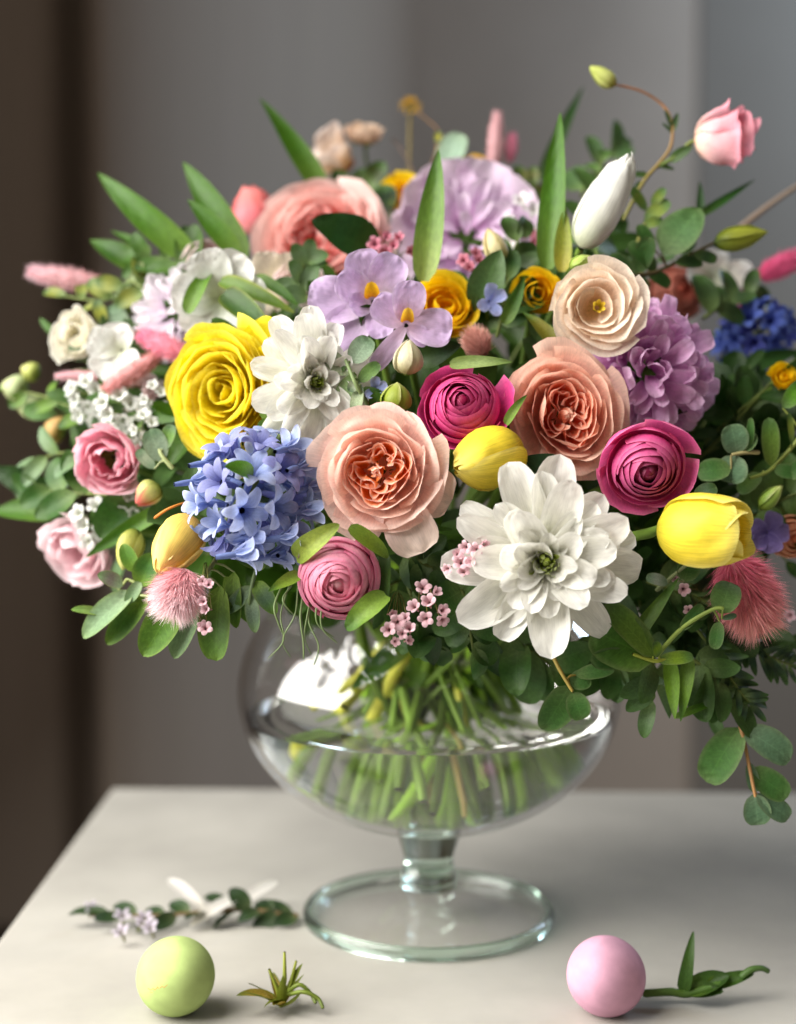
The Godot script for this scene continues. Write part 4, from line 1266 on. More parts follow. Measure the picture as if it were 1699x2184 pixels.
func build_small_flowers() -> void:
	var pink := {"base": s(252, 220, 220), "mid": s(250, 198, 212), "heart": s(246, 140, 170), "edge": s(252, 224, 230)}
	var a := bloom("small_pink_rose", "small bright pink rose bud opening at the left above the red-tinged bud", "rose", 226, 985, 0.855, Vector3(-0.15, -0.15, 1), 0.014, "small roses at the edges")
	small_rose(a, 70 * 0.000264, pink, 5)
	stem_to_bowl(a, 0.0018)
	var pale := {"base": s(248, 228, 226), "mid": s(250, 220, 226), "heart": s(248, 206, 214), "edge": s(252, 234, 238)}
	var b := bloom("small_pink_rose", "pale pink blurred rose hanging at the lower left edge", "rose", 160, 1175, 0.900, Vector3(-0.5, -0.45, 0.8), 0.012, "small roses at the edges")
	small_rose(b, 72 * 0.000286, pale, 4)
	stem_to_bowl(b, 0.0018)
	for q in [["blush white rose behind the large white flower at the upper left", 445, 555, 0.925, 50], ["pale blush rose under the salmon pink rose, left of the upper freesia", 640, 598, 0.900, 46], ["pale pink rose low among the white blossoms at the left", 290, 830, 0.915, 44]]:
		var w := bloom("small_pink_rose", q[0], "rose", q[1], q[2], q[3], Vector3(rr(-0.3, 0.2), 0.25, 1), 0.012, "small roses at the edges")
		small_rose(w, q[4] * q[3] / FOCAL, with(pale, {"mid": s(250, 232, 230), "heart": s(248, 216, 212)}), 5)
		stem_to_bowl(w, 0.0016)
	var iv := {"base": s(226, 222, 190), "mid": s(240, 236, 220), "heart": s(240, 230, 200), "edge": s(246, 244, 236)}
	var c := bloom("small_white_rose", "ivory blurred rose bud at the upper left edge beside the grey-green leaf", "rose", 150, 712, 0.925, Vector3(-0.5, 0.2, 0.8), 0.012, "small roses at the edges")
	small_rose(c, 52 * 0.000294, iv, 4)
	stem_to_bowl(c, 0.0018)
	var wp := {"base": s(214, 220, 194), "mid": s(228, 231, 225), "tip": s(232, 234, 230), "edge": s(238, 239, 236)}
	var e := bloom("white_freesia", "broad-petalled white flower left of the pink grass heads", "freesia", 255, 745, 0.900, Vector3(-0.3, 0.1, 1), 0.004, "white freesias of the bouquet")
	broad(e, 74 * 0.000285, wp, [[PI, 0.8, 0.5, 0.9, 0.5], [0.6, 1.0, 0.5, 1.1, 0.4], [-0.7, 1.0, 0.5, 1.1, 0.4], [-1.9, 1.0, 0.45, 1.0, 0.4]], M.white_petal)
	stem_to_bowl(e, 0.0018)
	var e2 := bloom("white_freesia", "large white flower wrapped by a curved green leaf beside the pale lilac peony", "freesia", 470, 635, 0.880, Vector3(-0.1, 0.15, 1), 0.004, "white freesias of the bouquet")
	broad(e2, 112 * 0.000272, wp, [[PI + 0.3, 1.0, 0.42, 0.8, 0.4], [PI - 0.6, 1.0, 0.42, 0.9, 0.4], [0.5, 0.95, 0.46, 1.0, 0.5], [-0.5, 0.95, 0.46, 1.0, 0.5], [-1.6, 0.95, 0.42, 1.0, 0.3], [1.5, 1.0, 0.4, 1.0, 0.4]], M.white_petal)
	stem_to_bowl(e2)
	var cp := {"base": s(230, 222, 190), "mid": s(240, 228, 206), "tip": s(238, 224, 204), "edge": s(244, 236, 222)}
	var e3 := bloom("cream_freesia", "cream petals peeping out below the salmon pink rose", "freesia", 570, 598, 0.905, Vector3(0.1, 0.1, 1), 0.004, "white freesias of the bouquet")
	broad(e3, 80 * 0.000285, cp, [[PI, 0.8, 0.4, 0.9, 0.4], [0.8, 1.0, 0.45, 1.1, 0.4], [-0.4, 1.0, 0.45, 1.1, 0.4], [2.0, 1.0, 0.45, 1.0, 0.3]], M.petal)
	stem_to_bowl(e3)
	var fs := [
		["white_stock", "loose white blossoms above the small pink rose at the left", 262, 880, 0.885, 52, wp, 9],
		["white_stock", "white blossoms spread over the pale pink rose at the lower left", 212, 1118, 0.880, 52, wp, 8],
		["white_stock", "white blossoms beside the sage leaf left of the big yellow ranunculus", 310, 915, 0.868, 36, wp, 6],
		["white_stock", "white blossoms at the far left below the short pink grass head", 190, 850, 0.905, 50, wp, 9],
		["white_stock", "small white blossoms right of the salmon pink grass head", 330, 850, 0.880, 34, wp, 6],
		["white_stock", "white blossoms under the red-tinged bud at the left", 262, 1075, 0.872, 34, wp, 5],
		["white_stock", "blurred white blossoms right of the lavender peony", 1120, 470, 0.955, 50, with(wp, {"mid": s(234, 226, 230)}), 6]]
	for q in fs:
		var f := bloom(q[0], q[1], "stock", q[2], q[3], q[4], Vector3(rr(-0.4, 0.2), 0.1, 1), 0.004, "loose white stocks at the edges")
		var R: float = q[5] * q[4] / FOCAL
		for i in q[7]:
			var sh := Shape.new()
			var g: float = i * 2.4
			floret(sh, R * 0.42, with(q[6], {"wide": 0.42}), 5, Transform3D(basis_to(Vector3(sin(g) * 0.6, 1.0, cos(g) * 0.6), g), Vector3(sin(g), 0, cos(g)) * R * 0.8 * sqrt((i + 0.3) / q[7])), 0.8)
			part("blossom", sh.mesh(), M.white_petal, f)
		stem_to_bowl(f, 0.0016)
	# upper back: cream lisianthus seen from the side, buttercups, the tall branch
	var ck := {"base": s(214, 180, 90), "mid": s(240, 218, 196), "tip": s(240, 222, 212), "edge": s(246, 232, 224), "ruf": 0.18}
	var u1 := bloom("cream_lisianthus", "blurred cream and ochre lisianthus standing at the upper left back", "lisianthus", 738, 368, 1.075, Vector3(-0.45, 0.75, 0.35), 0.0, "lisianthus of the bouquet")
	broad(u1, 95 * 0.000330, ck, [[0.0, 1.0, 0.46, 0.6, 0.5], [PI, 1.0, 0.4, 0.1, 0.5], [-PI * 0.5, 1.05, 0.44, 0.75, 0.4], [PI * 0.5, 1.2, 0.40, 0.15, 0.2], [0.8, 0.9, 0.4, 0.4, 0.4]], M.petal)
	sepals(u1, 0.03, 4, s(190, 110, 60), 0.4, 0.9)
	stem_to_bowl(u1)
	var u2 := bloom("cream_lisianthus", "blurred round pale bud above the ochre lisianthus at the upper left back", "lisianthus", 778, 298, 1.075, Vector3(0.05, 0.95, 0.3), 0.0, "lisianthus of the bouquet")
	small_rose(u2, 37 * 0.00033, {"base": s(200, 160, 70), "mid": s(238, 210, 186), "heart": s(232, 200, 160), "edge": s(240, 222, 206)}, 3)
	stem_to_bowl(u2, 0.0014)
	var bt := {"outer": s(255, 214, 14), "mid": s(255, 206, 8), "heart": s(250, 184, 4), "edge": s(255, 226, 60)}
	for q in [["small yellow blurred ranunculus at the top, right of the dark eucalyptus leaf", 855, 410, 1.01, 42, bt], ["orange-yellow blurred ranunculus peeping out behind the lavender peony", 1015, 356, 1.06, 28, with(bt, {"outer": s(252, 184, 14), "mid": s(252, 180, 10)})], ["yellow blurred ranunculus at the right edge of the picture", 1675, 800, 0.865, 30, bt]]:
		var n := bloom("small_yellow_ranunculus", q[0], "ranunculus", q[1], q[2], q[3], Vector3(0.1, 0.4, 1), 0.006, "ranunculus of the bouquet")
		ruffled(n, q[4] * q[3] / FOCAL, q[5], [[5, 1.0, 0.30, 0.94, 0.70], [4, 0.76, 0.42, 0.56, 0.80], [3, 0.42, 0.44, 0.16, 0.78]], 1.4, false)
		stem_to_bowl(n, 0.0016)
	var tb := bloom("yellow_button", "tiny ochre button flower on a thin stalk at the top centre", "button flower", 876, 228, 1.10, Vector3(0.1, 0.9, 0.4), 0.0)
	mum(tb, 26 * 0.000338, {"base": s(120, 90, 30), "mid": s(206, 160, 50), "tip": s(214, 172, 60), "edge": s(226, 190, 90)}, 40)
	stem_to_bowl(tb, 0.0012, s(126, 112, 60))
	# right side blurred flowers
	var r1 := bloom("white_freesia", "blurred greyish white flower at the right below the green bud", "freesia", 1528, 585, 0.985, Vector3(0.3, 0.3, 0.9), 0.004, "white freesias of the bouquet")
	broad(r1, 80 * 0.000303, with(wp, {"mid": s(232, 226, 214)}), [[PI, 0.7, 0.4, 0.9, 0.4], [PI * 0.5, 1.1, 0.4, 1.2, 0.3], [-PI * 0.5, 0.9, 0.4, 1.2, 0.3], [0.4, 0.7, 0.4, 1.2, 0.4], [-0.8, 0.8, 0.4, 1.2, 0.4]], M.white_petal)
	stem_to_bowl(r1)
	var r2 := bloom("coral_ranunculus", "blurred dusky coral flower behind the cream lisianthus at the right", "ranunculus", 1450, 618, 0.995, Vector3(0.2, 0.3, 1), 0.01, "ranunculus of the bouquet")
	ranunculus(r2, 62 * 0.000306, {"outer": s(210, 130, 110), "inner": s(214, 100, 80), "tip": s(220, 140, 120), "base": s(180, 90, 70), "edge": s(226, 160, 140)}, 6, 0.4)
	stem_to_bowl(r2)
	var r3 := bloom("hot_pink_carnation", "tiny hot pink blurred flower above the right-hand hyacinth", "carnation", 1602, 640, 0.985, Vector3(0.3, 0.5, 0.8), 0.004)
	mum(r3, 34 * 0.000303, {"base": s(200, 60, 110), "mid": s(230, 100, 150), "tip": s(236, 120, 164), "edge": s(240, 140, 180)}, 34)
	stem_to_bowl(r3, 0.0016)
	var vi := {"base": s(100, 86, 150), "mid": s(128, 112, 176), "tip": s(140, 124, 186), "edge": s(166, 150, 204)}
	for q in [["dusky violet petals in the shade below the eucalyptus pair at the right", 1655, 1015, 0.865, 40], ["small violet flower right of the largest yellow tulip", 1640, 1135, 0.840, 46]]:
		var v := bloom("violet_flower", q[0], "violet", q[1], q[2], q[3], Vector3(0.2, 0.1, 1), 0.002, "violet flowers at the right")
		broad(v, q[4] * q[3] / FOCAL, vi, [[0.2, 1, 0.5, 1.2, 0.3], [1.5, 1, 0.45, 1.2, 0.3], [2.8, 1, 0.45, 1.2, 0.3], [-1.9, 1, 0.45, 1.2, 0.3], [-0.9, 1, 0.45, 1.2, 0.3]], M.petal)
		stem_to_bowl(v, 0.0014)
	var co := bloom("coral_ranunculus", "coral peach flower cut by the right edge below the violet flower", "ranunculus", 1700, 1150, 0.845, Vector3(0.2, -0.1, 1), 0.01, "ranunculus of the bouquet")
	ranunculus(co, 48 * 0.00026, {"outer": s(236, 160, 120), "inner": s(230, 120, 80), "tip": s(240, 170, 130), "base": s(200, 110, 70), "edge": s(244, 186, 150)}, 5, 0.4)
	stem_to_bowl(co, 0.0016)
	for q in [["small periwinkle floret between the two golden ranunculus", 1045, 640, 0.845, 34], ["two small lavender petals above the open peach rose", 800, 830, 0.795, 26]]:
		var v := bloom("lavender_floret", q[0], "floret", q[1], q[2], q[3], Vector3(0.3, 0.2, 1), 0.002, "single lavender florets")
		broad(v, q[4] * q[3] / FOCAL * 1.2, {"base": s(140, 150, 210), "mid": s(154, 166, 222), "tip": s(168, 176, 226), "edge": s(200, 204, 236)}, [[PI, 1, 0.36, 0.7, 0.5], [PI - 1.2, 1, 0.34, 0.8, 0.5], [0.4, 1.0, 0.34, 1.0, 0.4], [-0.9, 1.0, 0.34, 0.9, 0.4]], M.petal)
		stem_to_bowl(v, 0.0012)
	# the tall thin branch with its bud and the pink flower
	var q0 := at(1330, 470, 0.90)
	var path := [q0, at(1372, 390, 0.905), at(1410, 345, 0.91), at(1432, 310, 0.91), at(1434, 262, 0.91), at(1415, 225, 0.91), at(1370, 195, 0.905), at(1312, 180, 0.90)]
	var br := thing("budding_branch", "thin arching reddish branch rising above the white tulip bud to a small green bud", "branch", q0)
	var pts := smooth(path, 6)
	for i in pts.size():
		pts[i] -= q0
	var sh2 := Shape.new()
	tube(sh2, pts, 0.0013, 0.0006, s(110, 110, 56), s(170, 110, 70), 7)
	part("stem", sh2.mesh(), M.stem, br)
	for q in [[1431, 285, 1447, 240, 3.0], [1432, 270, 1418, 232, 2.0], [1432, 280, 1412, 262, 1.6], [1385, 375, 1345, 372, 3.0], [1375, 390, 1352, 402, 3.0], [1400, 352, 1440, 362, 2.5]]:
		var m := leaf_between(at(q[0], q[1], 0.91), at(q[2], q[3], 0.91), q[4] * 0.0007, TOWARDS, {"c0": s(80, 106, 50), "c1": s(60, 86, 42), "c2": s(56, 80, 40), "a": 0.6, "b": 0.8, "nv": 4})
		part("leaf", m[0], M.leaf, br, Transform3D(m[1].basis, m[1].origin - q0))
	for i in 5:
		var dir := at(1258, 142, 0.897) - at(1314, 182, 0.90)
		part("bud_petal", cup_mesh({"p": [Vector2(0.001, 0), Vector2(0.0068, 0.002), Vector2(0.0055, 0.012), Vector2(0.0004, dir.length())], "phi": i * TAU / 5.0, "dphi": 0.9, "drop": 0.12, "spiral": 0.15, "c0": s(150, 130, 40), "c1": s(206, 214, 130), "c2": s(196, 206, 110), "nu": 8, "nv": 6, "size": 0.016}), M.silk, br, Transform3D(basis_to(dir), at(1314, 182, 0.90) - q0))
	var pb := at(1482, 300, 0.905)
	var pf := thing("pink_side_flower", "pink ruffled flower on a side stalk at the top right corner", "flower", pb, basis_to(Vector3(0.93, 0.10, 0.1)).scaled(Vector3(0.9, 0.9, 0.9)))
	var pk := {"base": s(252, 222, 196), "mid": s(250, 206, 212), "heart": s(244, 160, 178), "edge": s(240, 150, 168)}
	for i in 13:
		var f := i / 12.0
		part("petal", cup_mesh({"p": [Vector2(0.001, 0), Vector2(0.016 - 0.009 * f, 0.001), Vector2(0.019 - 0.011 * f, 0.018), Vector2(0.017 - 0.010 * f, (0.026 + 0.016 * f) * rr(0.85, 1.2))], "phi": i * 2.4, "dphi": rr(1.2, 1.5), "drop": rr(0.03, 0.08), "pw": 3.0, "spiral": 0.2, "ruf": rr(0.03, 0.06), "rf": rr(3, 5), "curl": 0.004 * rr(0.0, 1.5), "wr": 0.04, "notch": 0.0, "c0": pk.base, "c1": pk.mid, "c2": pk.heart.lerp(pk.mid, 0.4), "ce": pk.heart, "ea": 0.7, "nu": 10, "nv": 10, "size": 0.034}), M.petal, pf)
	for i in 4:
		var col := s(206, 130, 50) if i % 2 == 0 else s(122, 112, 46)
		part("sepal", sheet_mesh({"l": rr(0.016, 0.022), "w": 0.0034, "a": 0.5, "b": 0.8, "base": 0.8, "t0": 0.8, "t1": -1.1, "cup": 0.5, "c0": s(214, 130, 50), "c1": col, "c2": s(92, 96, 40), "nu": 8, "nv": 4}), M.leaf, pf, around_axis(i * TAU / 4.0 + 0.5, 0.0015, 0.0))
	var st := Shape.new()
	var inv := pf.transform.affine_inverse()
	var sp := smooth([at(1400, 358, 0.91), at(1440, 335, 0.908), at(1468, 308, 0.906), pb], 5)
	for i in sp.size():
		sp[i] = inv * sp[i]
	tube(st, sp, 0.0013, 0.0014, s(90, 112, 50), s(110, 118, 50), 7)
	part("stem", st.mesh(), M.stem, pf)
	var lm := leaf_between(at(1428, 345, 0.909), at(1478, 312, 0.904), 0.0034, TOWARDS, {"c0": s(70, 98, 44), "c1": s(62, 90, 42), "c2": s(60, 84, 40), "a": 0.6, "b": 0.7})
	part("leaf", lm[0], M.leaf, pf, inv * lm[1])

	# grass heads
	var p1 := s(242, 206, 216)
	var p2 := s(228, 170, 168)
	plume("bunny_tail", "long pale pink grass head reaching out at the far upper left", at(238, 612, 0.965), at(62, 580, 0.965), 0.0080, p2, p1, 1440, 0.63)
	plume("bunny_tail", "salmon pink grass head pointing down-left above the loose white blossoms", at(345, 755, 0.895), at(225, 832, 0.885), 0.0068, p2, s(238, 176, 176), 1120, 0.63)
	plume("bunny_tail", "short pink grass head lying left of the salmon one", at(228, 802, 0.920), at(118, 802, 0.920), 0.0042, s(220, 150, 150), p1, 720, 0.63)
	plume("bunny_tail", "rosy pink grass head lying across the pale lilac peony", at(400, 760, 0.885), at(300, 712, 0.895), 0.0075, s(238, 160, 170), s(242, 150, 180), 1120, 0.72)
	plume("bunny_tail", "upright dusty pink grass head at the top behind the lavender peony", at(1052, 380, 1.05), at(1062, 240, 1.06), 0.0068, s(214, 170, 170), s(226, 180, 186), 1120, 0.45)
	plume("bunny_tail", "small bright pink grass head just right of the upright one", at(1088, 345, 1.06), at(1094, 285, 1.065), 0.0052, s(232, 150, 170), s(240, 150, 180), 640, 0.54)
	plume("bunny_tail", "hot pink blurred grass head cut by the right edge", at(1620, 590, 0.985), at(1712, 545, 0.985), 0.0085, s(226, 90, 140), s(232, 120, 160), 1120, 0.63)
	plume("bunny_tail", "fluffy pale pink grass head under the peach-tinged tulip bud", at(398, 1215, 0.775), at(368, 1300, 0.77), 0.0125, s(232, 166, 172), s(248, 220, 224), 4600, 0.8, "fluffy grass heads in the bouquet", 0.9)
	plume("bunny_tail", "large fluffy raspberry pink grass head under the largest yellow tulip", at(1560, 1190, 0.80), at(1622, 1330, 0.80), 0.0165, s(226, 116, 146), s(234, 176, 168), 5200, 0.75, "fluffy grass heads in the bouquet", 0.9)
	plume("bunny_tail", "soft pink tuft seen through the gap above the magenta ranunculus", at(1035, 755, 0.83), at(1005, 715, 0.835), 0.0075, s(206, 150, 140), s(230, 186, 172), 2200, 0.8, "fluffy grass heads in the bouquet", 0.9)

	# waxflowers
	var wk := {"base": s(196, 150, 150), "mid": s(232, 190, 200), "tip": s(236, 200, 208), "edge": s(242, 214, 220), "wide": 0.40}
	waxflowers("pale pink waxflowers beside the left petals of the huge white chrysanthemum", [[1000, 1165, 0.755], [975, 1185, 0.757], [985, 1205, 0.756], [1010, 1195, 0.752], [1020, 1172, 0.752], [960, 1210, 0.757], [990, 1225, 0.756], [1028, 1160, 0.755]], 0.0040, wk, at(1000, 1260, 0.80))
	waxflowers("pale pink waxflowers in the shade right of the pink ranunculus", [[900, 1262, 0.770], [925, 1268, 0.768], [890, 1300, 0.765], [918, 1292, 0.765], [938, 1305, 0.765], [912, 1318, 0.762], [940, 1318, 0.763]], 0.0039, wk, at(900, 1240, 0.81))
	waxflowers("lilac-pink waxflowers hanging below the pink ranunculus over the glass", [[830, 1310, 0.760], [848, 1325, 0.758], [868, 1322, 0.760], [832, 1345, 0.757], [858, 1352, 0.757], [840, 1368, 0.758], [875, 1348, 0.758], [866, 1368, 0.76]], 0.0038, wk, at(850, 1260, 0.80))
	waxflowers("pinkish buds hanging beside the fluffy pale pink grass head", [[432, 1240, 0.765], [445, 1250, 0.765], [438, 1285, 0.765], [448, 1300, 0.765], [428, 1330, 0.766], [440, 1345, 0.766]], 0.0034, wk, at(440, 1200, 0.80))
	var dk := {"base": s(170, 90, 110), "mid": s(214, 130, 150), "tip": s(220, 146, 164), "edge": s(230, 170, 184), "wide": 0.40}
	waxflowers("rose pink waxflowers left of the tall blade below the lavender peony", [[805, 525, 0.88], [820, 510, 0.88], [838, 530, 0.875], [855, 515, 0.88], [870, 535, 0.88], [825, 540, 0.88]], 0.0042, dk, at(840, 580, 0.90))
	waxflowers("rose pink waxflowers right of the tall blade below the lavender peony", [[995, 560, 0.88], [1012, 548, 0.88], [1025, 565, 0.88], [1008, 580, 0.875], [1030, 585, 0.88], [1125, 505, 0.92], [1140, 520, 0.92]], 0.0042, dk, at(1030, 630, 0.90))
	waxflowers("faint pink blossoms below the right side of the fluffy raspberry grass head", [[1440, 1235, 0.80], [1455, 1255, 0.80], [1470, 1300, 0.80], [1690, 1310, 0.86], [1660, 1345, 0.86]], 0.0036, wk, at(1520, 1290, 0.84))

	# buds
	var gb := {"base": s(120, 140, 50), "mid": s(190, 200, 110), "tip": s(206, 206, 130), "edge": s(214, 214, 150), "sepal": s(96, 124, 48)}
	bud("lisianthus_bud", "cream bud with an olive stripe in front of the lavender peony", at(1066, 560, 0.865), at(1042, 488, 0.865), 0.0068, with(gb, {"mid": s(234, 222, 176), "tip": s(238, 226, 188), "edge": s(190, 170, 80)}))
	bud("lisianthus_bud", "plump yellow-green pointed bud at the upper right", at(1525, 520, 0.895), at(1635, 494, 0.895), 0.0072, with(gb, {"mid": s(164, 172, 62), "tip": s(170, 178, 64), "edge": s(184, 190, 90)}))
	bud("lisianthus_bud", "bright green slim bud at the right above the violet flower", at(1622, 1085, 0.83), at(1668, 1035, 0.825), 0.0048, with(gb, {"mid": s(150, 182, 80), "tip": s(172, 196, 96)}))
	bud("lisianthus_bud", "red-tinged half-open bud below the small pink rose", at(340, 1035, 0.835), at(292, 1075, 0.832), 0.0072, with(gb, {"mid": s(208, 206, 130), "tip": s(216, 96, 96), "edge": s(222, 130, 120)}))
	bud("lisianthus_bud", "round pale green blurred bud at the far left edge", at(60, 835, 0.965), at(5, 822, 0.965), 0.0090, with(gb, {"mid": s(196, 210, 160), "tip": s(206, 216, 170)}))
	bud("lisianthus_bud", "lower pale green blurred bud at the far left edge", at(95, 870, 0.965), at(35, 868, 0.965), 0.0080, with(gb, {"mid": s(196, 210, 160), "tip": s(210, 220, 176)}))
	bud("lisianthus_bud", "small yellow-green blurred bud above the round ones at the far left", at(85, 800, 0.965), at(45, 785, 0.965), 0.0062, gb)
	bud("lisianthus_bud", "yellowish drooping bud left of the peach-tinged tulip bud", at(290, 1130, 0.84), at(262, 1215, 0.83), 0.0075, with(gb, {"mid": s(206, 206, 110), "tip": s(190, 190, 90)}))
	bud("seed_pod", "papery cream seed pod left of the magenta ranunculus", at(868, 800, 0.79), at(872, 725, 0.79), 0.0078, with(gb, {"base": s(170, 160, 110), "mid": s(214, 208, 176), "tip": s(206, 198, 160), "edge": s(226, 220, 196)}))
	bud("lisianthus_bud", "lime green bud below the papery seed pod", at(840, 878, 0.79), at(850, 815, 0.79), 0.0082, with(gb, {"mid": s(150, 166, 60), "tip": s(160, 176, 66)}))
	bud("lisianthus_bud", "tiny lime bud at the foot of the white tulip bud", at(1218, 575, 0.815), at(1258, 545, 0.815), 0.0042, with(gb, {"mid": s(190, 216, 110), "tip": s(206, 226, 130)}))
	bud("lisianthus_bud", "brownish open seed head at the left edge below the round buds", at(140, 925, 0.94), at(95, 905, 0.94), 0.0085, with(gb, {"mid": s(196, 160, 100), "tip": s(206, 176, 120), "edge": s(170, 130, 70)}))


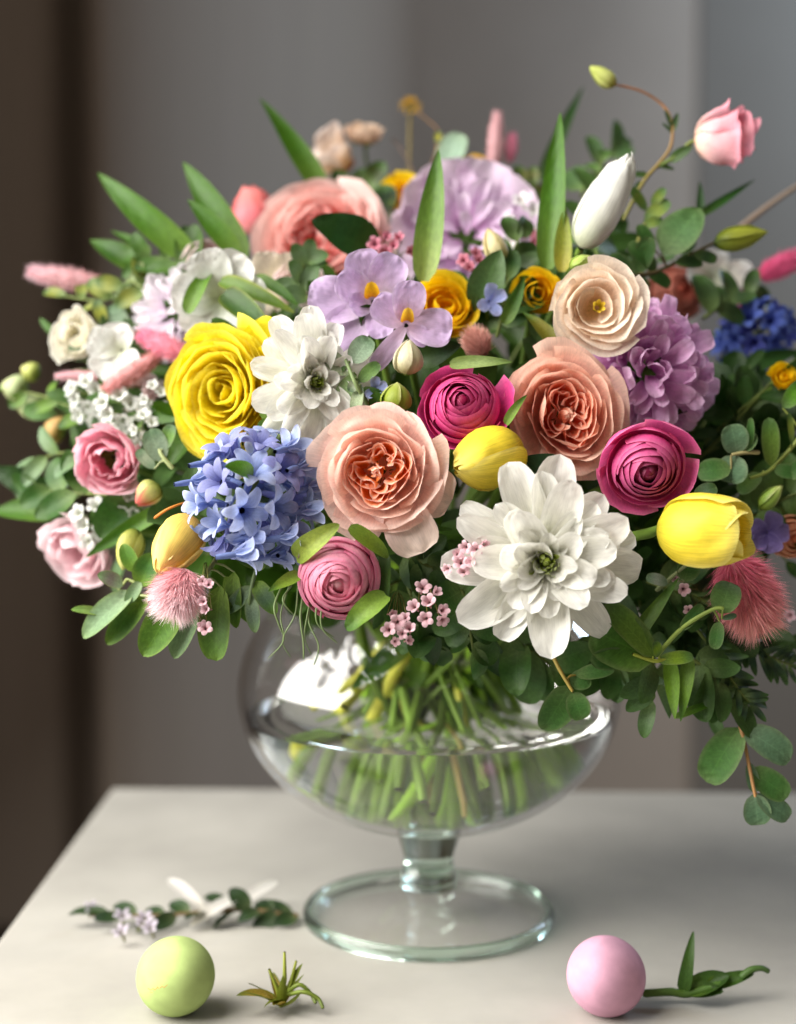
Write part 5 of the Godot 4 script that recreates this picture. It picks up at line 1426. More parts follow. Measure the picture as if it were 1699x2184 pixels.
func build_leaves() -> void:
	var tl := {"c0": s(110, 142, 60), "c1": s(72, 118, 26), "c2": s(64, 110, 24), "ce": s(120, 150, 60), "ea": 0.25, "cup": 0.55}
	var dk := {"c0": s(60, 88, 36), "c1": s(40, 70, 28), "c2": s(36, 64, 26), "cup": 0.5}
	var G := "long tulip leaves standing out of the bouquet"
	var list := [
		["broad tulip leaf reaching up-left, second from the left at the top", 415, 552, 0.93, 208, 368, 0.945, 27, tl, 0.5],
		["tall tulip leaf curving up to a bent tip, right of the upper left gap", 520, 555, 0.93, 390, 345, 0.945, 29, tl, 0.4],
		["shorter tulip leaf in front of the tall curved one at the upper left", 505, 545, 0.915, 400, 425, 0.92, 20, tl, 0.3],
		["narrow pointed tulip leaf rising at the top left of centre", 690, 420, 0.99, 553, 208, 1.0, 25, tl, 0.3],
		["light green tulip blade in front of the lavender peony", 903, 600, 0.85, 936, 318, 0.86, 27, with(tl, {"c0": s(150, 170, 90), "c1": s(108, 144, 60)}), 0.25],
		["tallest tulip blade just left of the white tulip bud", 1168, 575, 0.865, 1196, 238, 0.875, 25, tl, 0.15],
		["yellowish short blade clasping the foot of the white tulip bud", 1200, 580, 0.855, 1206, 440, 0.865, 17, with(tl, {"c0": s(170, 160, 60), "c1": s(150, 156, 60), "c2": s(130, 146, 56)}), 0.2],
		["dark blurred blade behind the tallest one", 1155, 385, 1.03, 1246, 182, 1.06, 14, dk, 0.2],
		["dark oval leaf lying at the far upper left", 310, 575, 0.95, 192, 512, 0.96, 24, with(tl, {"c1": s(56, 96, 28)}), 0.3],
		["small light leaf above the dark oval one at the upper left", 320, 540, 0.955, 236, 492, 0.965, 12, tl, 0.3],
		["grey-green curled leaf arching over the pale pink grass head", 305, 560, 0.93, 236, 640, 0.925, 9, with(tl, {"c0": s(160, 170, 120), "c1": s(150, 168, 128), "c2": s(140, 160, 120)}), -0.9],
		["broad dark folded leaf in front of the salmon pink rose", 800, 545, 0.885, 664, 470, 0.87, 47, with(dk, {"a": 0.6, "b": 0.7, "c1": s(38, 72, 30)}), 0.5],
		["green leaf clasping the large white flower at the left", 400, 668, 0.87, 462, 562, 0.885, 17, with(tl, {"c1": s(96, 136, 44)}), 0.8],
		["striped yellow-green leaf below the large white flower", 470, 600, 0.875, 630, 668, 0.86, 19, with(tl, {"c1": s(88, 118, 40), "ce": s(186, 186, 80), "ea": 0.7}), 0.4],
		["dark green leaf pointing at the smaller white chrysanthemum", 478, 625, 0.865, 588, 715, 0.85, 25, with(dk, {"c1": s(58, 98, 34), "ce": s(170, 176, 70), "ea": 0.4}), 0.3],
		["upper thin leaf above the striped one", 545, 590, 0.885, 640, 655, 0.87, 13, tl, 0.3],
		["narrow leaf pointing to the upper right beyond the ovate leaf", 1488, 462, 0.92, 1612, 382, 0.93, 9, with(dk, {"c1": s(54, 96, 40)}), -0.2],
		["thin upright leaf above the ovate leaf at the upper right", 1492, 470, 0.925, 1492, 385, 0.93, 8, with(dk, {"c1": s(50, 90, 40)}), 0.4],
		["long leaf pointing down-left across the pale pink rose", 365, 1078, 0.855, 182, 1190, 0.86, 16, tl, 0.3],
		["light leaf cut by the left edge", 120, 1090, 0.925, -20, 1092, 0.93, 27, with(tl, {"c1": s(84, 124, 50)}), 0.3],
		["dark leaf above the light one at the left edge", 110, 1062, 0.935, -25, 998, 0.94, 26, with(dk, {"c1": s(50, 84, 36)}), 0.3],
		["dark green leaf under the coral-peach rose", 1100, 1010, 0.790, 1200, 985, 0.780, 27, with(dk, {"a": 0.5, "b": 0.4, "c1": s(40, 70, 40)}), 0.3],
		["lime green bract hugging the top left of the pink ranunculus", 632, 1190, 0.765, 725, 1118, 0.752, 22, with(tl, {"c0": s(150, 170, 74), "c1": s(166, 186, 84), "c2": s(150, 172, 74), "a": 0.5, "b": 0.6}), 0.9],
		["lime green bract hugging the top right of the pink ranunculus", 745, 1125, 0.755, 828, 1190, 0.765, 16, with(tl, {"c0": s(120, 150, 56), "c1": s(128, 156, 50), "c2": s(110, 140, 50), "a": 0.5, "b": 0.6}), 0.7],
		["lime green bract poking out left of the pink ranunculus", 640, 1225, 0.765, 572, 1262, 0.755, 13, with(tl, {"c0": s(130, 160, 60), "c1": s(140, 166, 60)}), 0.3],
		["light green bract cupping the lower right of the pink ranunculus", 825, 1270, 0.760, 740, 1345, 0.752, 24, with(tl, {"c0": s(120, 150, 60), "c1": s(132, 164, 66), "a": 0.6, "b": 0.5}), 0.8],
		["dark bract between the pink ranunculus and the waxflowers", 822, 1180, 0.770, 826, 1300, 0.765, 13, with(dk, {"c1": s(72, 100, 44)}), 0.4],
		["green bract curling round the right side of the magenta ranunculus", 1080, 905, 0.772, 1125, 842, 0.768, 9, with(tl, {"c1": s(120, 150, 56)}), 0.9],
		["pale green bract along the top of the magenta ranunculus", 960, 778, 0.790, 1095, 772, 0.785, 13, with(tl, {"c0": s(120, 144, 66), "c1": s(150, 172, 110), "c2": s(110, 140, 60)}), 0.5],
		["dark leaf behind the top of the magenta ranunculus", 890, 770, 0.815, 985, 735, 0.81, 26, dk, 0.3],
		["lime leaf pair by the yellow tulip's left side", 930, 950, 0.775, 938, 1010, 0.765, 9, with(tl, {"c1": s(90, 130, 40)}), 0.3],
		["glossy green leaf above the golden ranunculus bud", 1075, 690, 0.845, 1120, 590, 0.85, 14, with(tl, {"c1": s(80, 126, 50)}), 0.3],
		["olive leaf under the cream lisianthus", 1185, 735, 0.83, 1115, 665, 0.84, 18, with(tl, {"c0": s(120, 120, 40), "c1": s(130, 124, 40)}), 0.3],
		["dusty dark leaf at the right edge above the eucalyptus pair", 1555, 930, 0.90, 1640, 790, 0.91, 34, with(dk, {"a": 0.6, "b": 0.6}), 0.3],
		["long dark leaf behind the right-hand hyacinth", 1560, 800, 0.935, 1712, 748, 0.94, 18, with(dk, {"c1": s(52, 88, 40)}), 0.4],
		["bright narrow leaf hanging beside the chartreuse sprig at the lower right", 1430, 1405, 0.79, 1440, 1535, 0.785, 15, with(tl, {"c0": s(120, 160, 50), "c1": s(116, 156, 44), "c2": s(104, 144, 44)}), -0.4],
		["bright leaf bending right at the lower right edge of the bouquet", 1470, 1400, 0.79, 1452, 1540, 0.79, 14, with(tl, {"c1": s(112, 150, 46)}), 0.5],
		["long green leaf stretching right under the chartreuse sprig", 1440, 1530, 0.80, 1545, 1490, 0.81, 8, tl, 0.5],
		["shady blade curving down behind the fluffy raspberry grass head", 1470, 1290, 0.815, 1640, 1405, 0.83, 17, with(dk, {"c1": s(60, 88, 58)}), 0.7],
		["wide dark leaf below the huge white chrysanthemum's right petals", 1300, 1260, 0.80, 1375, 1390, 0.785, 26, dk, 0.3],
		["light leaf rising towards the round eucalyptus leaf", 1330, 1390, 0.785, 1450, 1230, 0.795, 15, with(tl, {"c1": s(104, 140, 56)}), -0.3],
		["dark leaf draped over the glass below the huge white chrysanthemum", 1000, 1340, 0.815, 1080, 1450, 0.83, 26, with(dk, {"c1": s(48, 86, 40)}), 0.4],
		["dark leaf draped over the glass left of centre", 900, 1330, 0.80, 925, 1420, 0.82, 22, with(dk, {"c1": s(42, 78, 34)}), 0.4]]
	for q in list:
		var a := at(q[1], q[2], q[3])
		var b := at(q[4], q[5], q[6])
		blade("tulip_leaf", q[0], a, b, q[7] * (q[3] + q[6]) * 0.5 / FOCAL, with(q[8], {"bend": q[9], "twist": rr(-0.6, 0.6), "ruf": 0.06}), G, (TOWARDS + Vector3(rr(-0.4, 0.3), rr(-0.2, 0.3), 0)).normalized())
	blade("tulip_leaf", "small bright green leaf poking out of the middle of the blue hyacinth", at(540, 1015, 0.76), at(480, 995, 0.738), 0.0042, with(tl, {"a": 0.6, "b": 0.6, "bend": 0.6}), G)
	# eucalyptus with explicit leaves: stem path, then [stem point, tip, half width]
	var eu := {"c0": s(118, 142, 116), "c1": s(98, 130, 102), "c2": s(90, 124, 96), "ce": s(140, 146, 110), "ea": 0.35, "a": 0.55, "b": 0.42, "cup": 0.3, "crease": 0.06, "base": 0.05, "wr": 0.05, "nu": 12, "nv": 8}
	var ed := with(eu, {"c0": s(98, 126, 74), "c1": s(68, 110, 52), "c2": s(62, 104, 46)})
	branch("eucalyptus_branch", "eucalyptus branch hanging down at the lower right with round paired leaves", [[1540, 1400, 0.82], [1565, 1500, 0.815], [1583, 1560, 0.81], [1600, 1640, 0.808], [1612, 1700, 0.806]], s(150, 112, 70), [[1580, 1552, 1508, 1668, 40, ed], [1586, 1556, 1686, 1622, 36, eu], [1600, 1640, 1682, 1700, 30, ed], [1598, 1625, 1612, 1690, 14, eu], [1610, 1692, 1618, 1760, 30, eu], [1614, 1694, 1684, 1745, 24, eu], [1565, 1490, 1600, 1560, 12, ed], [1570, 1500, 1550, 1470, 10, ed]])
	branch("eucalyptus_branch", "pair of grey-green eucalyptus leaves on a pale stalk at the right, over the dark gap", [[1620, 965, 0.825], [1590, 965, 0.822], [1560, 970, 0.82]], s(170, 160, 110), [[1572, 968, 1560, 905, 30, eu], [1570, 970, 1556, 1030, 34, eu], [1600, 965, 1602, 890, 9, ed], [1585, 965, 1598, 920, 24, ed], [1560, 1000, 1488, 1010, 26, ed]])
	branch("eucalyptus_branch", "single round eucalyptus leaf and small leaves in front of the fluffy raspberry grass head", [[1400, 1400, 0.79], [1455, 1340, 0.782], [1520, 1300, 0.778], [1545, 1298, 0.776]], s(130, 150, 70), [[1536, 1308, 1560, 1242, 32, with(eu, {"c0": s(110, 142, 84), "c1": s(96, 134, 74)})], [1535, 1325, 1525, 1385, 16, ed], [1540, 1320, 1572, 1312, 7, eu], [1450, 1345, 1500, 1290, 14, ed]])
	branch("eucalyptus_branch", "two eucalyptus leaves hanging on a thin stalk over the right side of the glass", [[1170, 1375, 0.79], [1190, 1420, 0.785], [1222, 1475, 0.78]], s(150, 130, 60), [[1215, 1462, 1156, 1556, 38, with(ed, {"b": 0.6})], [1222, 1476, 1242, 1535, 26, ed], [1215, 1455, 1262, 1450, 24, ed], [1228, 1440, 1312, 1425, 18, ed]])
	branch("eucalyptus_branch", "big round bright green leaves right of the huge white chrysanthemum", [[1440, 1400, 0.785], [1400, 1410, 0.78], [1350, 1395, 0.776]], s(150, 160, 60), [[1392, 1410, 1262, 1345, 62, with(ed, {"c0": s(104, 136, 60), "c1": s(76, 118, 46), "c2": s(72, 112, 46)})], [1395, 1402, 1290, 1290, 34, with(ed, {"c0": s(120, 150, 66), "c1": s(110, 146, 62)})], [1400, 1410, 1480, 1400, 16, with(ed, {"c1": s(130, 160, 50)})], [1405, 1400, 1395, 1370, 14, with(ed, {"c1": s(130, 166, 50)})], [1350, 1400, 1260, 1410, 24, ed]])
	branch("eucalyptus_branch", "pale blue-green round eucalyptus leaf at the top beside the light green tulip blade", [[940, 400, 1.02], [940, 370, 1.02], [930, 290, 1.03]], s(140, 110, 70), [[945, 378, 985, 285, 32, with(eu, {"c0": s(150, 176, 158), "c1": s(150, 176, 160), "c2": s(146, 172, 156)})], [930, 305, 938, 280, 8, with(eu, {"c1": s(190, 180, 60)})]])
	branch("eucalyptus_branch", "dark round eucalyptus leaf at the top beside the small yellow ranunculus", [[840, 470, 1.0], [825, 440, 1.01]], s(100, 100, 60), [[838, 448, 796, 402, 28, with(ed, {"c1": s(52, 72, 56), "c0": s(96, 112, 100)})], [830, 445, 820, 395, 24, with(ed, {"c1": s(36, 54, 40)})]])
	branch("eucalyptus_branch", "grey-green round eucalyptus leaves around the ivory rose at the upper left", [[270, 800, 0.93], [240, 760, 0.93], [215, 700, 0.93]], s(150, 150, 90), [[262, 720, 232, 652, 32, with(eu, {"c0": s(150, 170, 150), "c1": s(146, 168, 148)})], [215, 725, 150, 760, 28, with(eu, {"c1": s(124, 150, 124)})], [225, 700, 205, 640, 14, with(eu, {"c1": s(166, 170, 70)})], [285, 690, 300, 745, 14, ed]])
	branch("eucalyptus_branch", "pale sage leaves between the small pink rose and the blue hyacinth", [[370, 1000, 0.83], [345, 970, 0.83], [335, 940, 0.835]], s(150, 160, 110), [[345, 985, 320, 915, 26, with(eu, {"c0": s(160, 178, 160), "c1": s(150, 170, 150)})], [350, 960, 368, 905, 16, with(eu, {"c1": s(110, 146, 70)})], [330, 1000, 292, 960, 14, with(eu, {"c1": s(150, 160, 140)})]])
	branch("eucalyptus_branch", "sage and cream leaves clustered right of the smaller white chrysanthemum", [[790, 870, 0.80], [760, 820, 0.79], [735, 760, 0.795]], s(130, 150, 100), [[745, 800, 690, 750, 20, with(eu, {"c0": s(176, 190, 160), "c1": s(190, 200, 176)})], [750, 775, 790, 720, 26, with(eu, {"c0": s(160, 180, 160), "c1": s(150, 174, 152)})], [760, 800, 725, 860, 22, with(eu, {"c0": s(130, 160, 100), "c1": s(150, 176, 130)})], [765, 815, 810, 775, 16, with(ed, {"c1": s(110, 144, 80)})], [770, 820, 758, 890, 14, with(eu, {"c1": s(176, 190, 160)})], [740, 770, 700, 800, 16, ed], [770, 830, 820, 850, 14, ed], [765, 810, 745, 835, 12, with(eu, {"c1": s(200, 206, 190)})]])
	branch("eucalyptus_branch", "ovate green leaf and smaller leaves at the upper right beside the plump bud", [[1340, 590, 0.87], [1400, 580, 0.88], [1470, 545, 0.89], [1530, 515, 0.895]], s(90, 80, 50), [[1412, 540, 1498, 445, 44, with(ed, {"c0": s(120, 146, 100), "c1": s(92, 130, 80), "b": 0.7})], [1400, 580, 1340, 520, 20, ed], [1360, 585, 1388, 505, 22, ed], [1440, 560, 1500, 560, 16, with(ed, {"c1": s(56, 84, 50)})], [1480, 540, 1530, 555, 13, with(ed, {"c1": s(50, 76, 46)})], [1350, 590, 1300, 545, 22, with(ed, {"c1": s(60, 92, 50)})], [1380, 580, 1430, 610, 16, ed], [1340, 600, 1300, 590, 10, ed], [1395, 530, 1360, 480, 16, ed]])
	branch("eucalyptus_branch", "small olive lobed leaves right of the white tulip bud", [[1360, 520, 0.90], [1380, 470, 0.905], [1395, 435, 0.91]], s(110, 110, 50), [[1375, 470, 1430, 430, 18, with(ed, {"c1": s(120, 136, 50)})], [1380, 450, 1345, 400, 14, with(ed, {"c1": s(100, 124, 48)})], [1370, 480, 1415, 470, 12, with(ed, {"c1": s(110, 130, 50)})], [1390, 440, 1420, 402, 12, with(ed, {"c1": s(112, 130, 50)})]])
	branch("eucalyptus_branch", "bright leaves on an arching stalk at the right edge above the slim green bud", [[1712, 925, 0.84], [1680, 965, 0.84], [1640, 1005, 0.835], [1600, 1020, 0.83]], s(150, 164, 80), [[1645, 995, 1640, 890, 20, with(ed, {"c0": s(130, 156, 70), "c1": s(112, 144, 60)})], [1690, 950, 1682, 880, 8, with(ed, {"c1": s(150, 166, 70)})], [1650, 1000, 1700, 1010, 16, ed], [1625, 1010, 1575, 1050, 18, with(ed, {"c1": s(84, 112, 50)})], [1680, 1020, 1720, 985, 18, ed], [1670, 870, 1720, 810, 20, with(ed, {"c1": s(96, 150, 40)})]])
	branch("eucalyptus_branch", "grey-green small leaves under the largest yellow tulip", [[1400, 1260, 0.80], [1440, 1225, 0.795], [1470, 1200, 0.79]], s(110, 120, 80), [[1460, 1240, 1474, 1190, 26, ed], [1480, 1060, 1530, 1040, 18, with(ed, {"c1": s(110, 140, 110)})], [1425, 1245, 1378, 1232, 14, with(eu, {"c1": s(150, 160, 150)})]])
	# leafy sprigs hanging at the lower left
	var ru := {"c0": s(120, 150, 60), "c1": s(84, 124, 44), "c2": s(76, 116, 42), "ce": s(150, 170, 80), "ea": 0.35, "a": 0.6, "b": 0.62, "cup": 0.45, "crease": 0.16, "base": 0.1, "nu": 12, "nv": 8}
	var rs := with(ru, {"c0": s(150, 172, 140), "c1": s(130, 158, 124), "c2": s(120, 150, 116)})
	branch("ruscus_branch", "glossy oval leaves hanging under the fluffy grass head at the lower left", [[470, 1180, 0.80], [420, 1250, 0.79], [370, 1275, 0.785], [300, 1270, 0.79]], s(130, 140, 90), [[385, 1272, 305, 1400, 38, ru], [428, 1262, 372, 1405, 30, rs], [470, 1250, 462, 1410, 38, with(ru, {"c1": s(80, 112, 52), "b": 0.45})], [480, 1230, 540, 1330, 22, with(ru, {"c1": s(60, 90, 44)})], [500, 1220, 505, 1340, 20, with(ru, {"c1": s(70, 100, 50)})], [390, 1260, 330, 1240, 16, ru]])
	branch("ruscus_branch", "pale and dark oval leaves fanning out at the lower left corner of the bouquet", [[380, 1230, 0.82], [320, 1250, 0.825], [270, 1235, 0.83]], s(140, 150, 90), [[285, 1262, 178, 1362, 30, rs], [315, 1265, 228, 1375, 26, with(ru, {"c1": s(66, 106, 40)})], [225, 1310, 152, 1300, 10, with(ru, {"c1": s(110, 134, 70)})], [300, 1250, 330, 1180, 28, with(ru, {"c1": s(60, 104, 40)})], [262, 1250, 208, 1225, 18, with(rs, {"c1": s(120, 110, 110)})], [290, 1220, 262, 1160, 18, ru], [300, 1240, 270, 1290, 14, rs]])
	branch("ruscus_branch", "grey-green foliage hanging over the rim of the glass left of the pink ranunculus", [[560, 1180, 0.79], [540, 1240, 0.785], [530, 1300, 0.785]], s(100, 120, 80), [[548, 1210, 492, 1170, 18, with(ru, {"c1": s(70, 110, 60)})], [545, 1240, 590, 1310, 20, with(ru, {"c1": s(80, 104, 84)})], [540, 1250, 480, 1310, 18, with(rs, {"c1": s(90, 116, 96)})], [535, 1270, 545, 1350, 16, with(rs, {"c1": s(110, 130, 116)})], [550, 1215, 575, 1160, 15, with(ru, {"c1": s(80, 120, 50)})], [560, 1200, 530, 1140, 14, ru]])
	# foliage masses at the left edge
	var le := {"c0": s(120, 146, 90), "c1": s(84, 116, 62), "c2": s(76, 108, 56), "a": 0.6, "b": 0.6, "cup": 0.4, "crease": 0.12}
	var lg := "loose green sprigs at the edges of the bouquet"
	var sprigs := [
		["leafy sprig crossing the left edge below the round pale buds", [[290, 900, 0.90], [200, 890, 0.92], [110, 850, 0.945], [20, 830, 0.965]], 8, 0.024, 0.0065, with(le, {"c1": s(112, 146, 60)})],
		["sprig of sage leaves left of the small pink rose", [[300, 960, 0.885], [220, 975, 0.90], [140, 965, 0.915], [70, 985, 0.93]], 8, 0.032, 0.0085, with(le, {"c1": s(124, 150, 112), "c2": s(120, 148, 116)})],
		["dark leaves under the small pink rose at the left", [[310, 1050, 0.875], [230, 1055, 0.885], [150, 1050, 0.90], [80, 1040, 0.92]], 8, 0.034, 0.0105, with(le, {"c1": s(58, 98, 40)})],
		["sprig with bright leaves above the small pink rose", [[330, 900, 0.88], [280, 870, 0.89], [220, 840, 0.90], [160, 840, 0.915]], 6, 0.026, 0.007, with(le, {"c1": s(76, 116, 50)})],
		["sprig of leaves behind the pale pink rose at the lower left", [[300, 1120, 0.88], [230, 1120, 0.90], [160, 1110, 0.92]], 6, 0.028, 0.008, le],
		["yellow-green sprig under the long pale pink grass head", [[330, 640, 0.92], [280, 600, 0.93], [230, 640, 0.94], [130, 630, 0.955]], 9, 0.024, 0.006, with(le, {"c1": s(150, 156, 76)})],
		["dark sprig above the pale lilac peony", [[430, 600, 0.92], [370, 560, 0.93], [300, 550, 0.945]], 9, 0.030, 0.008, with(le, {"c1": s(76, 112, 44)})],
		["leafy sprig left of the white chrysanthemum's lower petals", [[680, 960, 0.82], [630, 940, 0.815], [600, 905, 0.815]], 8, 0.022, 0.0065, with(le, {"c1": s(110, 140, 56)})],
		["dark leafy sprig behind the white tulip bud", [[1280, 560, 0.90], [1260, 470, 0.95], [1290, 330, 1.0]], 10, 0.026, 0.007, with(le, {"c1": s(80, 112, 56)})],
		["blurred sprig at the top right of the tallest blade", [[1240, 420, 1.0], [1270, 360, 1.03], [1320, 315, 1.05]], 8, 0.028, 0.008, with(le, {"c1": s(80, 110, 70)})],
		["mossy brown sprig at the top behind the lavender peony", [[1060, 420, 1.0], [1110, 400, 1.01], [1160, 395, 1.02]], 9, 0.020, 0.006, with(le, {"c1": s(110, 110, 60)})],
		["dark leaves at the right between the hyacinth and the grass head", [[1500, 680, 0.93], [1560, 640, 0.95], [1620, 625, 0.97]], 9, 0.026, 0.008, with(le, {"c1": s(60, 84, 50)})],
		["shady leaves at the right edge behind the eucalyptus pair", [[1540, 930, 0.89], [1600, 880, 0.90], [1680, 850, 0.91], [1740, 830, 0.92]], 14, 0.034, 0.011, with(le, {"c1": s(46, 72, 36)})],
		["leaves around the slim bud at the right edge", [[1560, 1100, 0.87], [1620, 1090, 0.86], [1680, 1060, 0.855], [1740, 1040, 0.85]], 13, 0.030, 0.010, with(le, {"c1": s(86, 112, 48)})],
		["olive leaves at the right edge beside the coral flower", [[1600, 1160, 0.865], [1650, 1140, 0.86], [1720, 1110, 0.86]], 9, 0.028, 0.010, with(le, {"c1": s(130, 126, 40)})],
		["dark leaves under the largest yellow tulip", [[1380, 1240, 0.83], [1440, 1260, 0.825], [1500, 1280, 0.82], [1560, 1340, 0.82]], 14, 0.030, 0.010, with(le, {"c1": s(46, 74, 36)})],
		["rosemary-like sprig with thin dark leaves at the lower right", [[1480, 1330, 0.82], [1530, 1400, 0.815], [1575, 1470, 0.81], [1600, 1500, 0.81]], 30, 0.018, 0.0022, with(le, {"c1": s(52, 74, 56), "lean": 0.9})],
		["second rosemary-like sprig reaching to the lower right edge", [[1560, 1350, 0.83], [1620, 1390, 0.83], [1690, 1420, 0.835]], 26, 0.020, 0.0024, with(le, {"c1": s(60, 84, 64), "lean": 0.9})],
		["broad hanging leaves at the lower right over the grey wall", [[1380, 1390, 0.80], [1400, 1440, 0.80], [1390, 1500, 0.80]], 7, 0.030, 0.0075, with(le, {"c1": s(96, 124, 84)})],
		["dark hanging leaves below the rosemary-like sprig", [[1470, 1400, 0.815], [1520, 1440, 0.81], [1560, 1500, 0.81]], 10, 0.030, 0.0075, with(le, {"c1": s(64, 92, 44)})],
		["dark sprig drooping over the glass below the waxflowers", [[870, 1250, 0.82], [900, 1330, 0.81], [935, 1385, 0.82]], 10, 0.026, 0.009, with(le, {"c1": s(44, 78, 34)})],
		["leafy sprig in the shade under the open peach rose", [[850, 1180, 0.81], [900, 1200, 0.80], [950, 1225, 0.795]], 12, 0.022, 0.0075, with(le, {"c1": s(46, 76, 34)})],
		["feathery green sprig between the waxflowers and the white chrysanthemum", [[960, 1300, 0.80], [985, 1260, 0.79], [1000, 1330, 0.79], [1010, 1390, 0.80]], 12, 0.026, 0.008, with(le, {"c1": s(56, 92, 42)})],
		["leaves hanging over the glass under the white chrysanthemum", [[1060, 1340, 0.82], [1120, 1380, 0.82], [1180, 1420, 0.82]], 10, 0.032, 0.011, with(le, {"c1": s(58, 98, 40)})],
		["leaves hanging over the right rim of the glass", [[1240, 1330, 0.83], [1290, 1390, 0.83], [1330, 1430, 0.83]], 9, 0.030, 0.010, with(le, {"c1": s(60, 96, 44)})],
		["dark sprig between the two golden ranunculus", [[1060, 720, 0.86], [1075, 650, 0.86], [1085, 590, 0.865]], 9, 0.024, 0.0075, with(le, {"c1": s(60, 98, 44)})],
		["dark leaves around the cream bud", [[1100, 620, 0.89], [1090, 560, 0.89], [1110, 500, 0.90]], 10, 0.022, 0.0075, with(le, {"c1": s(60, 80, 40)})],
		["small leaves below the salmon pink rose", [[660, 640, 0.88], [640, 600, 0.885], [655, 545, 0.89]], 9, 0.018, 0.0065, with(le, {"c1": s(110, 136, 100)})],
		["yellow-flecked dark leaves under the ochre lisianthus", [[690, 420, 1.02], [740, 400, 1.03], [800, 400, 1.03]], 8, 0.026, 0.009, with(le, {"c1": s(60, 72, 30)})]]
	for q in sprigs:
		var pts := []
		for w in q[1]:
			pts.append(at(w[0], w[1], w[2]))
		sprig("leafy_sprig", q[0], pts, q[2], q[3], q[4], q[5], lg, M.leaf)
	# thin brown twigs and the grey twig leaving to the right
	twig("bare_twig", "thin brown twig with a yellow tip at the top, left of the pale round leaf", [[905, 400, 1.03], [925, 340, 1.035], [938, 285, 1.04], [905, 250, 1.08], [885, 236, 1.095]], 0.0009, s(110, 84, 60))
	twig("bare_twig", "thin forked brown twig at the top behind the yellow ranunculus", [[900, 420, 1.05], [880, 360, 1.06], [850, 310, 1.07], [835, 295, 1.07]], 0.0008, s(92, 72, 60))
	twig("grey_twig", "thick blurred grey-brown twig leaving through the right edge at the top", [[1540, 520, 0.985], [1600, 470, 1.0], [1660, 425, 1.01], [1720, 385, 1.02]], 0.0024, s(134, 118, 104))
	twig("orange_stalk", "thin orange stalk beside the peach-tinged tulip bud", [[330, 1105, 0.80], [360, 1085, 0.795], [400, 1072, 0.80], [430, 1078, 0.81]], 0.0008, s(176, 110, 40))
	for i in 9:
		var x := 585.0 + i * 13.0 + rr(-4, 4)
		var l := rr(60, 190)
		twig("tendril", ["leftmost", "second", "third", "fourth", "fifth", "sixth", "seventh", "eighth", "ninth"][i] + " fine pale green tendril from the left trailing over the glass", [[x + 15, 1250, 0.775], [x + rr(-12, 12), 1250 + l * 0.4, 0.765], [x + rr(-22, 16), 1250 + l * 0.75, 0.765], [x + rr(-30, 40), 1250 + l, 0.768]], rr(0.0004, 0.0008), s(110, 128, 84), "fine tendrils trailing over the glass")


func twig(called: String, label: String, path: Array, r: float, col: Color, group := "") -> void:
	var pts := []
	for w in path:
		pts.append(at(w[0], w[1], w[2]))
	var p0: Vector3 = pts[0]
	var sm := smooth(pts)
	for i in sm.size():
		sm[i] -= p0
	var sh := Shape.new()
	tube(sh, sm, r, r * 0.6, col, col, 6)
	var o := solo(called, sh.mesh(), M.stem, label, "twig", group)
	o.position = p0


func branch(called: String, label: String, path: Array, stem_col: Color, leaves: Array) -> void:
	var pts := []
	var mean := 0.0
	for w in path:
		pts.append(at(w[0], w[1], w[2]))
		mean += w[2] / path.size()
	var p0: Vector3 = pts[0]
	var o := thing(called, label, "branch", p0, Basis(), "leafy branches with a few large leaves")
	var sm := smooth(pts)
	for i in sm.size():
		sm[i] -= p0
	var sh := Shape.new()
	tube(sh, sm, 0.0013, 0.0009, stem_col, stem_col, 7)
	part("stem", sh.mesh(), M.stem, o)
	for q in leaves:
		var d := mean + rr(-0.006, 0.004)
		var a := at(q[0], q[1], mean)
		var b := at(q[2], q[3], d)
		var m := leaf_between(a, b, q[4] * mean / FOCAL, (TOWARDS + Vector3(rr(-0.5, 0.3), rr(-0.3, 0.4), 0)).normalized(), with(q[5], {"bend": rr(0.0, 0.8)}))
		var lf := part("leaf", m[0], M.matte_leaf, o, Transform3D(m[1].basis, m[1].origin - p0))
		var pe := Shape.new()
		var near := Vector3.INF
		for w in sm:
			if (w + p0).distance_to(a) < (near + p0).distance_to(a) if near != Vector3.INF else true:
				near = w
		if (near + p0).distance_to(a) > 0.002:
			tube(pe, PackedVector3Array([near, (near + a - p0) * 0.5 + Vector3(0, 0.001, 0), a - p0]), 0.0007, 0.0006, stem_col, stem_col, 5)
			part("leaf_stalk", pe.mesh(), M.stem, lf, lf.transform.affine_inverse())


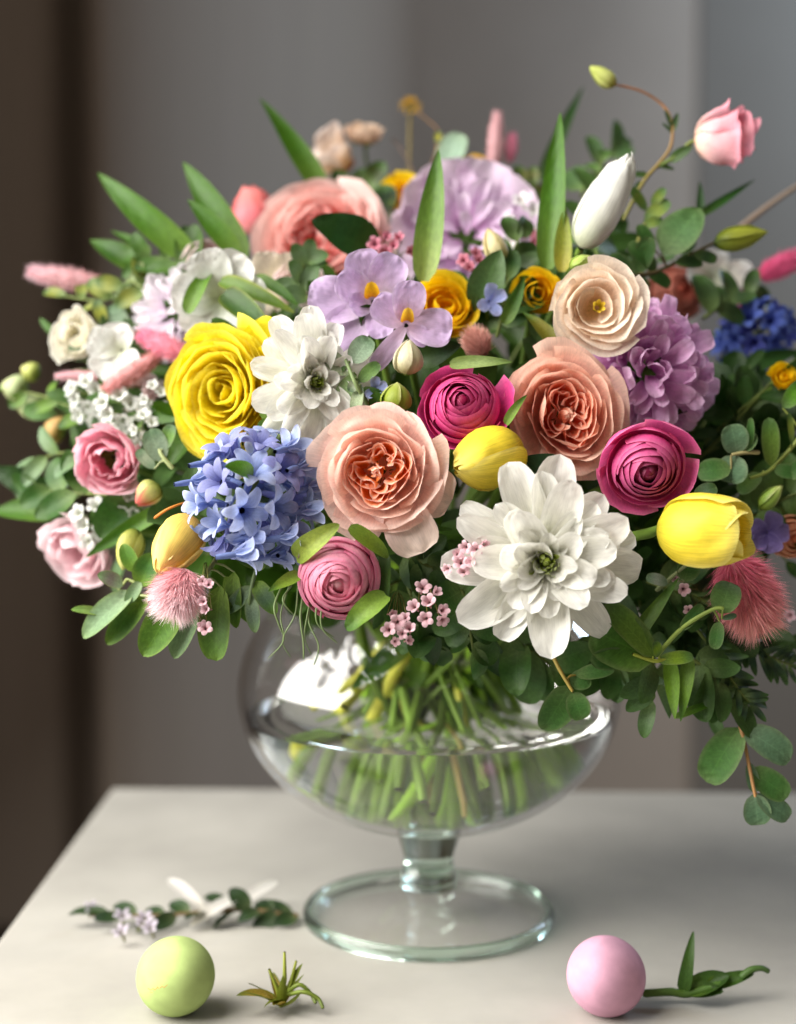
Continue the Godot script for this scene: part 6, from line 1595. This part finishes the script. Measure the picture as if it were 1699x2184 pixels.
# The green inside of the bouquet: leafy sprigs between the flowers, and the stems that reach down into the water.
func build_filling() -> void:
	var c := at(890, 985, 0.945)
	var rad := Vector3(0.185, 0.125, 0.158)
	var n := 76
	for i in n:
		var y := 1.0 - 1.72 * (i + 0.5) / n
		var a := i * 2.399963
		var q := sqrt(maxf(0, 1.0 - y * y))
		var dir := Vector3(sin(a) * q, y, cos(a) * q)
		if dir.z < -0.55:
			continue
		var tip := c + dir * rad * rr(0.82, 0.95)
		var root_ := c + dir * rad * 0.45 + Vector3(0, -0.02, 0)
		var mid := root_.lerp(tip, 0.55) + Vector3(rr(-0.015, 0.015), rr(-0.01, 0.015), rr(-0.01, 0.01))
		var k := rr(0.75, 1.2)
		var col := s(58 * k + 6, 96 * k, 30 * k) if i % 4 else s(84 * k, 114 * k, 66 * k)
		sprig("filler_sprig", beside(tip), [root_, mid, tip], 8, rr(0.028, 0.046), rr(0.007, 0.013), {"c0": col * 1.15, "c1": col, "c2": col * 0.92, "a": rr(0.5, 0.75), "b": rr(0.45, 0.85), "cup": 0.4, "crease": 0.14, "lean": 0.6, "nu": 8, "nv": 5}, "leafy sprigs tucked deep between the flowers", M.leaf, 0.1)
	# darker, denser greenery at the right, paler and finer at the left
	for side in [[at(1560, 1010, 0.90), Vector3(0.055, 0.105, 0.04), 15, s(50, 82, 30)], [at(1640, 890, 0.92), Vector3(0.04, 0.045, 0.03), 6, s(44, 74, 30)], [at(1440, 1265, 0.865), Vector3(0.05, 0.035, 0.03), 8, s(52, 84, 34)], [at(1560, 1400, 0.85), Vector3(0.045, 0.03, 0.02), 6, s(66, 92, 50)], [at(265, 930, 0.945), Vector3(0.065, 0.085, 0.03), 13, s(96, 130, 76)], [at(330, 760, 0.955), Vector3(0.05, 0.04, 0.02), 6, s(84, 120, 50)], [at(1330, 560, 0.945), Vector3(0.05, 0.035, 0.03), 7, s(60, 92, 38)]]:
		for i in side[2]:
			var d := Vector3(rr(-1, 1), rr(-1, 1), rr(-0.6, 1)).normalized()
			var tip: Vector3 = side[0] + d * side[1] * rr(0.7, 1.05)
			var root_: Vector3 = (side[0] - d * side[1] * 0.3).lerp(c, 0.2)
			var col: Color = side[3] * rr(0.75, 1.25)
			sprig("filler_sprig", beside(tip), [root_, root_.lerp(tip, 0.5) + Vector3(0, rr(-0.004, 0.008), 0), tip], 7, rr(0.022, 0.036), rr(0.005, 0.010), {"c0": col * 1.15, "c1": col, "c2": col * 0.92, "a": rr(0.5, 0.75), "b": rr(0.45, 0.85), "cup": 0.4, "crease": 0.14, "lean": 0.7, "nu": 8, "nv": 5}, "leafy sprigs tucked deep between the flowers", M.leaf, 0.1)
	# extra cut stems standing in the water, seen through the glass
	for i in 30:
		var a := i * 2.399963
		var r0 := 0.055 * sqrt((i + 0.5) / 30.0)
		var top := Vector3(sin(a) * r0, TABLE_Y + 0.235, cos(a) * r0)
		var b := a + PI + rr(-1.0, 1.0)
		var r1 := rr(0.012, 0.085)
		var low := TABLE_Y + 0.072 + 0.050 * pow(r1 / 0.085, 2.0) + (rr(0, 0.012) if i % 3 else rr(0.01, 0.05))
		var end := Vector3(sin(b) * r1, low, cos(b) * r1)
		var mid := top.lerp(end, rr(0.35, 0.6)) + Vector3(rr(-0.02, 0.02), 0, rr(-0.02, 0.02))
		var k := rr(0.62, 1.15)
		var col := s(124 * k, 162 * k, 44 * k) if i % 3 else s(186 * k, 186 * k, 70 * k)
		var thick := rr(0.45, 1.15)
		var sh := Shape.new()
		var sm := smooth([top, mid, end])
		for j in sm.size():
			sm[j] -= top
		tube(sh, sm, 0.0034 * thick, 0.0040 * thick, col, col * 1.4, 9)
		var o := thing("cut_greenery", "green cut stem standing in the water of the glass vase", "stem", top, Basis(), "cut stems standing in the water of the vase")
		part("stalk", sh.mesh(), M.stem, o)
		if i % 5 < 2:
			var m := leaf_between(mid, mid + (end - mid) * rr(0.4, 0.8) + Vector3(rr(-0.02, 0.02), 0, rr(-0.02, 0.02)), rr(0.005, 0.010), TOWARDS, {"c0": col, "c1": s(84, 124, 40), "c2": s(76, 112, 36), "a": 0.5, "b": 0.7, "base": 0.4})
			part("leaf", m[0], M.blade, o, Transform3D(m[1].basis, m[1].origin - top))


# Says where a sprig stands: which flower is nearest, and on which side of it.
func beside(p: Vector3) -> String:
	var best := []
	for b in blooms:
		if best.is_empty() or p.distance_to(b[1]) < p.distance_to(best[1]):
			best = b
	var short: String = best[0]
	for cut in [" beside", " above", " below", " with", " at ", " in ", " behind", " between", " to ", " left", " tucked", " right", " crowded", " standing", " peeping", " hanging", " facing", " spread", " among", " pointing", " wrapped by", " cut by", " on ", " over ", " opening", " drooping", " under"]:
		var k := short.find(cut)
		if k > 8:
			short = short.substr(0, k)
	var d: Vector3 = p - best[1]
	var where := "above" if d.y > absf(d.x) else "below" if -d.y > absf(d.x) else "right of" if d.x > 0 else "left of"
	if absf(d.z) > 1.2 * Vector2(d.x, d.y).length():
		where = "behind" if d.z < 0 else "in front of"
	var text := "dark leafy sprig tucked deep %s the %s" % [where, short]
	var n: int = sides.get(text, 0)
	sides[text] = n + 1
	return text if n == 0 else text.replace("dark leafy sprig", ["dark leafy sprig", "second leafy sprig", "third leafy sprig", "fourth leafy sprig", "fifth leafy sprig", "sixth leafy sprig", "seventh leafy sprig", "eighth leafy sprig", "ninth leafy sprig", "tenth leafy sprig", "eleventh leafy sprig"][mini(n, 10)])
